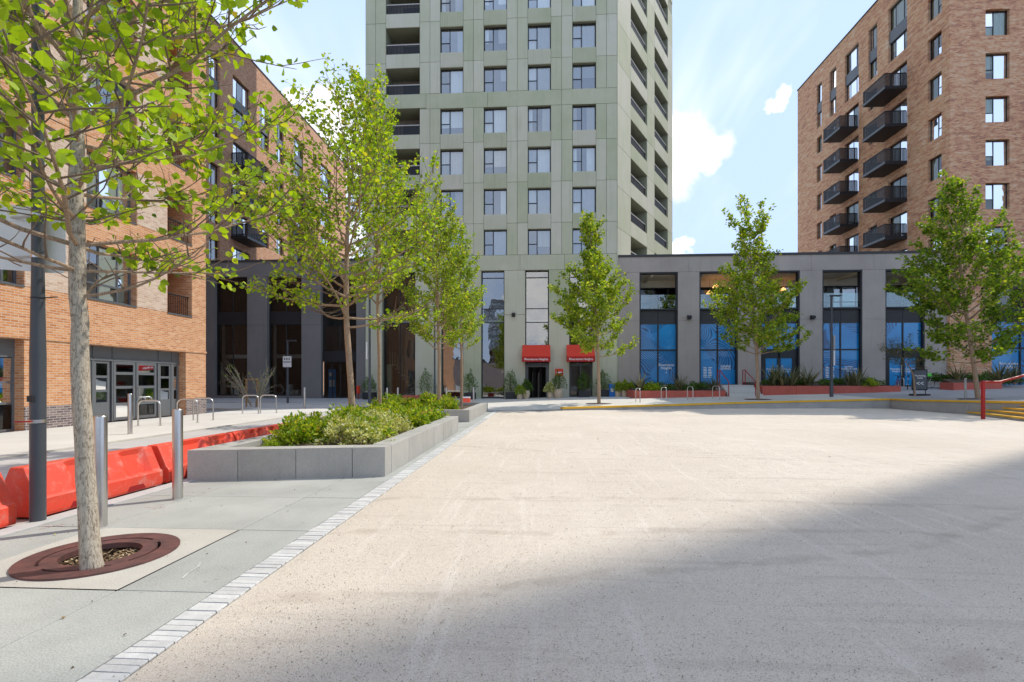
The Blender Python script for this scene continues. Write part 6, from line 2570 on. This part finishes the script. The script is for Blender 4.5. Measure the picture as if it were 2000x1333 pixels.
# beds before the podium
hed = [make_shrub('hedge_shrub', 240 + k, 700, .10, .55, .50, M['leaf_hedge'], SLIM) for k in range(2)]
lim = [make_shrub('lime_shrub', 250, 620, .11, .50, .50, M['leaf_lime'], SLIM)]


def make_phormium(seed):
    rg = random.Random(seed)
    t = thing('flax_plant', (0, 0, 0), '', 'plant')
    mb = MB()
    n = 46
    for i in range(n):
        az = rg.uniform(0, 6.283); tl = rg.uniform(.08, .75); L = rg.uniform(.7, 1.25); w = rg.uniform(.022, .04)
        d = Vector((math.cos(az) * math.sin(tl), math.sin(az) * math.sin(tl), math.cos(tl)))
        s_ = Vector((-math.sin(az), math.cos(az), 0)) * w
        p = Vector((rg.uniform(-.08, .08), rg.uniform(-.08, .08), -.02))
        row = []
        for k in range(5):
            f = k / 4
            row.append((p - s_ * (1 - f ** 2 * .95), p + s_ * (1 - f ** 2 * .95)))
            d = (d + Vector((math.cos(az) * .10, math.sin(az) * .10, -.09 * f))).normalized()
            p = p + d * L / 4
        for k in range(4):
            mb.quad(row[k][0], row[k][1], row[k + 1][1], row[k + 1][0])
    o = mb.build('blades', M['leaf_blade'], t, recalc=False)
    a = o.data.attributes.new('rnd', 'FLOAT', 'FACE')
    v = []
    for i in range(n): v += [rg.random()] * 4
    a.data.foreach_set('value', v)
    MB().lathe([(.10, -.04), (.06, .08), (.02, .1)], 8).build('crown_base', M['twig'], t)
    return t


pho = [make_phormium(260 + k) for k in range(3)]


def bed(pl, side, n_h, lime_px, pho_px):
    t, xa, xb, zt_ = pl
    for i in range(n_h):
        x = xa + .5 + (xb - xa - 1.0) * (i + rg.uniform(.2, .8)) / n_h
        y = WY + rg.uniform(.7, 2.4)
        s = rg.uniform(.62, 1.0)
        place(hed, used, i, (x, y, zt_ - .02 + (y - WY) * .05), rg.uniform(0, 6), s, 'dark low shrub, %s from left in red planter %s' % (ORD[i], side), 'low shrubs in the red planter ' + side)
    for k, q in enumerate(lime_px):
        x = on_y(q, 760, WY + .5).x
        place(lim, used, 0, (x, WY + .5, zt_ - .05), rg.uniform(0, 6), rg.uniform(.85, 1.05), ('bright lime', 'second lime', 'third lime')[k] + ' green shrub at the front of the red planter ' + side, 'lime shrubs ' + side)
    for k, q in enumerate(pho_px):
        x = on_y(q, 760, WY + .9).x
        place(pho, used, k, (x, WY + .5 + rg.uniform(0, .3), zt_ - .02), rg.uniform(0, 6), rg.uniform(1.15, 1.55), ('first', 'second', 'third', 'fourth', 'fifth', 'sixth')[k] + ' spiky flax plant from the left in the red planter ' + side, 'flax plants ' + side)


bed(rp1, 'left of the podium stairs', 11, [1268, 1280], [1248, 1326, 1392])
bed(rp2, 'right of the podium stairs', 20, [1700], [1508, 1525, 1545, 1573, 1655, 1668])
bed(rp3, 'behind the rightmost tree', 12, [], [1868, 1945, 1972])
for i in range(8):
    x = on_y(1860 + i * 17, 740, 36.2).x
    place(hed, used, i, (x, 36.0 + rg.uniform(-.3, .4), pave_z(x, 36.2) + .15), rg.uniform(0, 6), rg.uniform(1.0, 1.5), 'dark hedge shrub, %s from the left against the right brick wall' % ORD[i], 'hedge shrubs at the right brick wall')

# potted plants at the tower doors
def make_pot_plant(px_, py_, Yp, kind, h, label, leaf='leaf_hedge', w=.4, ph=.5, pr=.22):
    p = on_y(px_, py_, Yp)
    z = pave_z(p.x, Yp)
    t = thing('potted_plant', (p.x, Yp, z), label, 'potted plant')
    if kind == 'urn':
        MB().lathe([(pr * .72, z), (pr * .95, z + ph * .35), (pr * 1.05, z + ph * .65), (pr * .88, z + ph), (pr * .80, z + ph), (pr * .80, z + ph - .05), (.0001, z + ph - .05)], 18, (p.x, Yp)).build('pot', M['pot'], t, smooth=True)
    else:
        MB().cbox(p.x - pr, p.x + pr, Yp - pr, Yp + pr, z, z + ph, .012).build('pot', M['black_pot'], t)
    g = np.random.default_rng(int(px_))
    n = 1200
    w *= 1.15
    u = g.normal(0, 1, (n, 3)); u /= np.linalg.norm(u, axis=1, keepdims=True)
    r_ = g.random(n) ** .4
    c = u * r_[:, None] * np.array([w, w, h * .5]) * (1 + .25 * np.sin(u[:, :1] * 6 + px_))
    tap = np.clip(1.15 - .55 * (c[:, 2:3] / (h * .5) + .3), .25, 1.3)
    c[:, :2] *= tap
    c += np.array([p.x, Yp, z + ph + h * .45])
    leaf_cloud('foliage', c, u, .10 * g.uniform(.6, 1.2, n), M[leaf], t, int(px_) + 1, SLIM, .1)
    mb = MB()
    for i in range(4):
        k = g.integers(0, n)
        mb.tube([(p.x, Yp, z + ph - .06), tuple((np.array([p.x, Yp, z + ph]) + c[k]) / 2), tuple(c[k])], [.014, .01, .005], 5)
    mb.build('stem', M['twig'], t)


pots = [(998, 776, 36.9, 'box', 1.7, 'tall dark shrub in a black box left of the tower entrance', 'leaf_hedge', .5, .5, .4),
        (1015, 777, 36.2, 'urn', .7, 'small plant in a tan urn left of the tower entrance', 'leaf_mid', .36, .36, .19),
        (1027.5, 777, 36.5, 'urn', .85, 'clipped shrub in a large pale urn at the left door jamb', 'leaf_hedge', .34, .62, .29),
        (1074, 778, 36.2, 'urn', .75, 'grey leaved plant in a small urn right of the tower entrance', 'leaf_pale', .33, .48, .2),
        (1090, 778, 36.3, 'urn', 1.35, 'bushy shrub in the largest pale urn right of the entrance', 'leaf_hedge', .45, .66, .36),
        (1140, 776, 37.0, 'box', 1.5, 'dark shrub in a black box behind the awning tree', 'leaf_hedge', .5, .5, .4),
        (1178, 776, 37.0, 'box', 1.5, 'dark shrub in a black box beside the blue bin', 'leaf_hedge', .5, .5, .4),
        (1207, 776, 36.4, 'urn', .7, 'leafy plant in a tan urn right of the blue bin', 'leaf_mid', .36, .42, .2),
        (1220, 776, 36.2, 'urn', .8, 'leafy plant in the middle tan urn at the tower corner', 'leaf_mid', .38, .45, .2),
        (1232, 776, 36.3, 'urn', .65, 'leafy plant in the last tan urn before the red planter', 'leaf_mid', .36, .42, .2),
        (722, 780, 36.5, 'box', 1.3, 'dark shrub in a black box at the left edge of the tower', 'leaf_hedge', .5, .5, .42),
        (832, 778, 36.3, 'box', 2.0, 'tall bushy shrub in a black box behind the red bench', 'leaf_hedge', .55, .35, .5),
        (918, 778, 36.4, 'box', 1.7, 'dark shrub in a black box left of the clear tower window', 'leaf_hedge', .5, .5, .4)]
for q in pots:
    make_pot_plant(q[0], q[1], q[2], q[3], q[4], q[5], q[6], q[7], q[8], q[9])
# red notice beside the door
p = on_y(1092, 728, 37.2)
t = thing('wall_notice', (p.x, 37.2, p.z), 'small red notice board behind the pots right of the entrance', 'sign')
MB().cbox(p.x - .3, p.x + .3, 37.18, 37.22, p.z - .28, p.z + .28, .006).build('board', M['awning'], t)
MB().box(p.x - .2, p.x + .2, 37.172, 37.178, p.z - .05, p.z + .05).build('lettering', M['white_paint'], t)
MB().box(p.x - .03, p.x + .03, 37.17, 37.23, pave_z(p.x, 37.2), p.z - .285).build('post', M['black_metal'], t)

# a few fallen leaves and crumbs on the footway and gravel
mbm = []
lf = bpy.data.meshes.new('fallen_leaf'); lf.from_pydata(LEAF.tolist(), [], LEAF_F); lf.materials.append(M['leaf_poplar'])
a_ = lf.attributes.new('rnd', 'FLOAT', 'FACE'); a_.data.foreach_set('value', [.97, .97])
g = np.random.default_rng(77)
n = 90
xx = np.concatenate([g.uniform(-4.9, -2.3, 50), g.uniform(-2, 6, 40)]); yy = np.concatenate([g.uniform(2, 7.2, 50), g.uniform(2.5, 20, 40)])
P = np.stack([xx, yy, np.full(n, .008)], 1)
axx = g.normal(0, 1, (n, 3)); axx[:, 2] = 0
m_dead, bb_, oo_ = new_mat('dead_leaf')
pp_ = principled(bb_, oo_, .8)
at_ = bb_.n('ShaderNodeAttribute'); at_.attribute_name = 'rnd'
bb_.l(bb_.ramp(at_.outputs['Fac'], [(0, (.10, .06, .03)), (.6, (.25, .16, .07)), (1, (.34, .32, .10))]), pp_.inputs['Base Color'])
fo = leaf_cloud('fallen_leaves', P, axx, g.uniform(.010, .026, n), m_dead, None, 5, LEAF, 0)
tag(fo, 'small dry leaves scattered over the footway and gravel', 'leaves', kind='stuff')

# drop prototypes that were never set out
for pr in shr + pal + hed + lim + pho:
    if id(pr) not in used:
        for ch in list(pr.children): bpy.data.objects.remove(ch, do_unlink=True)
        bpy.data.objects.remove(pr, do_unlink=True)
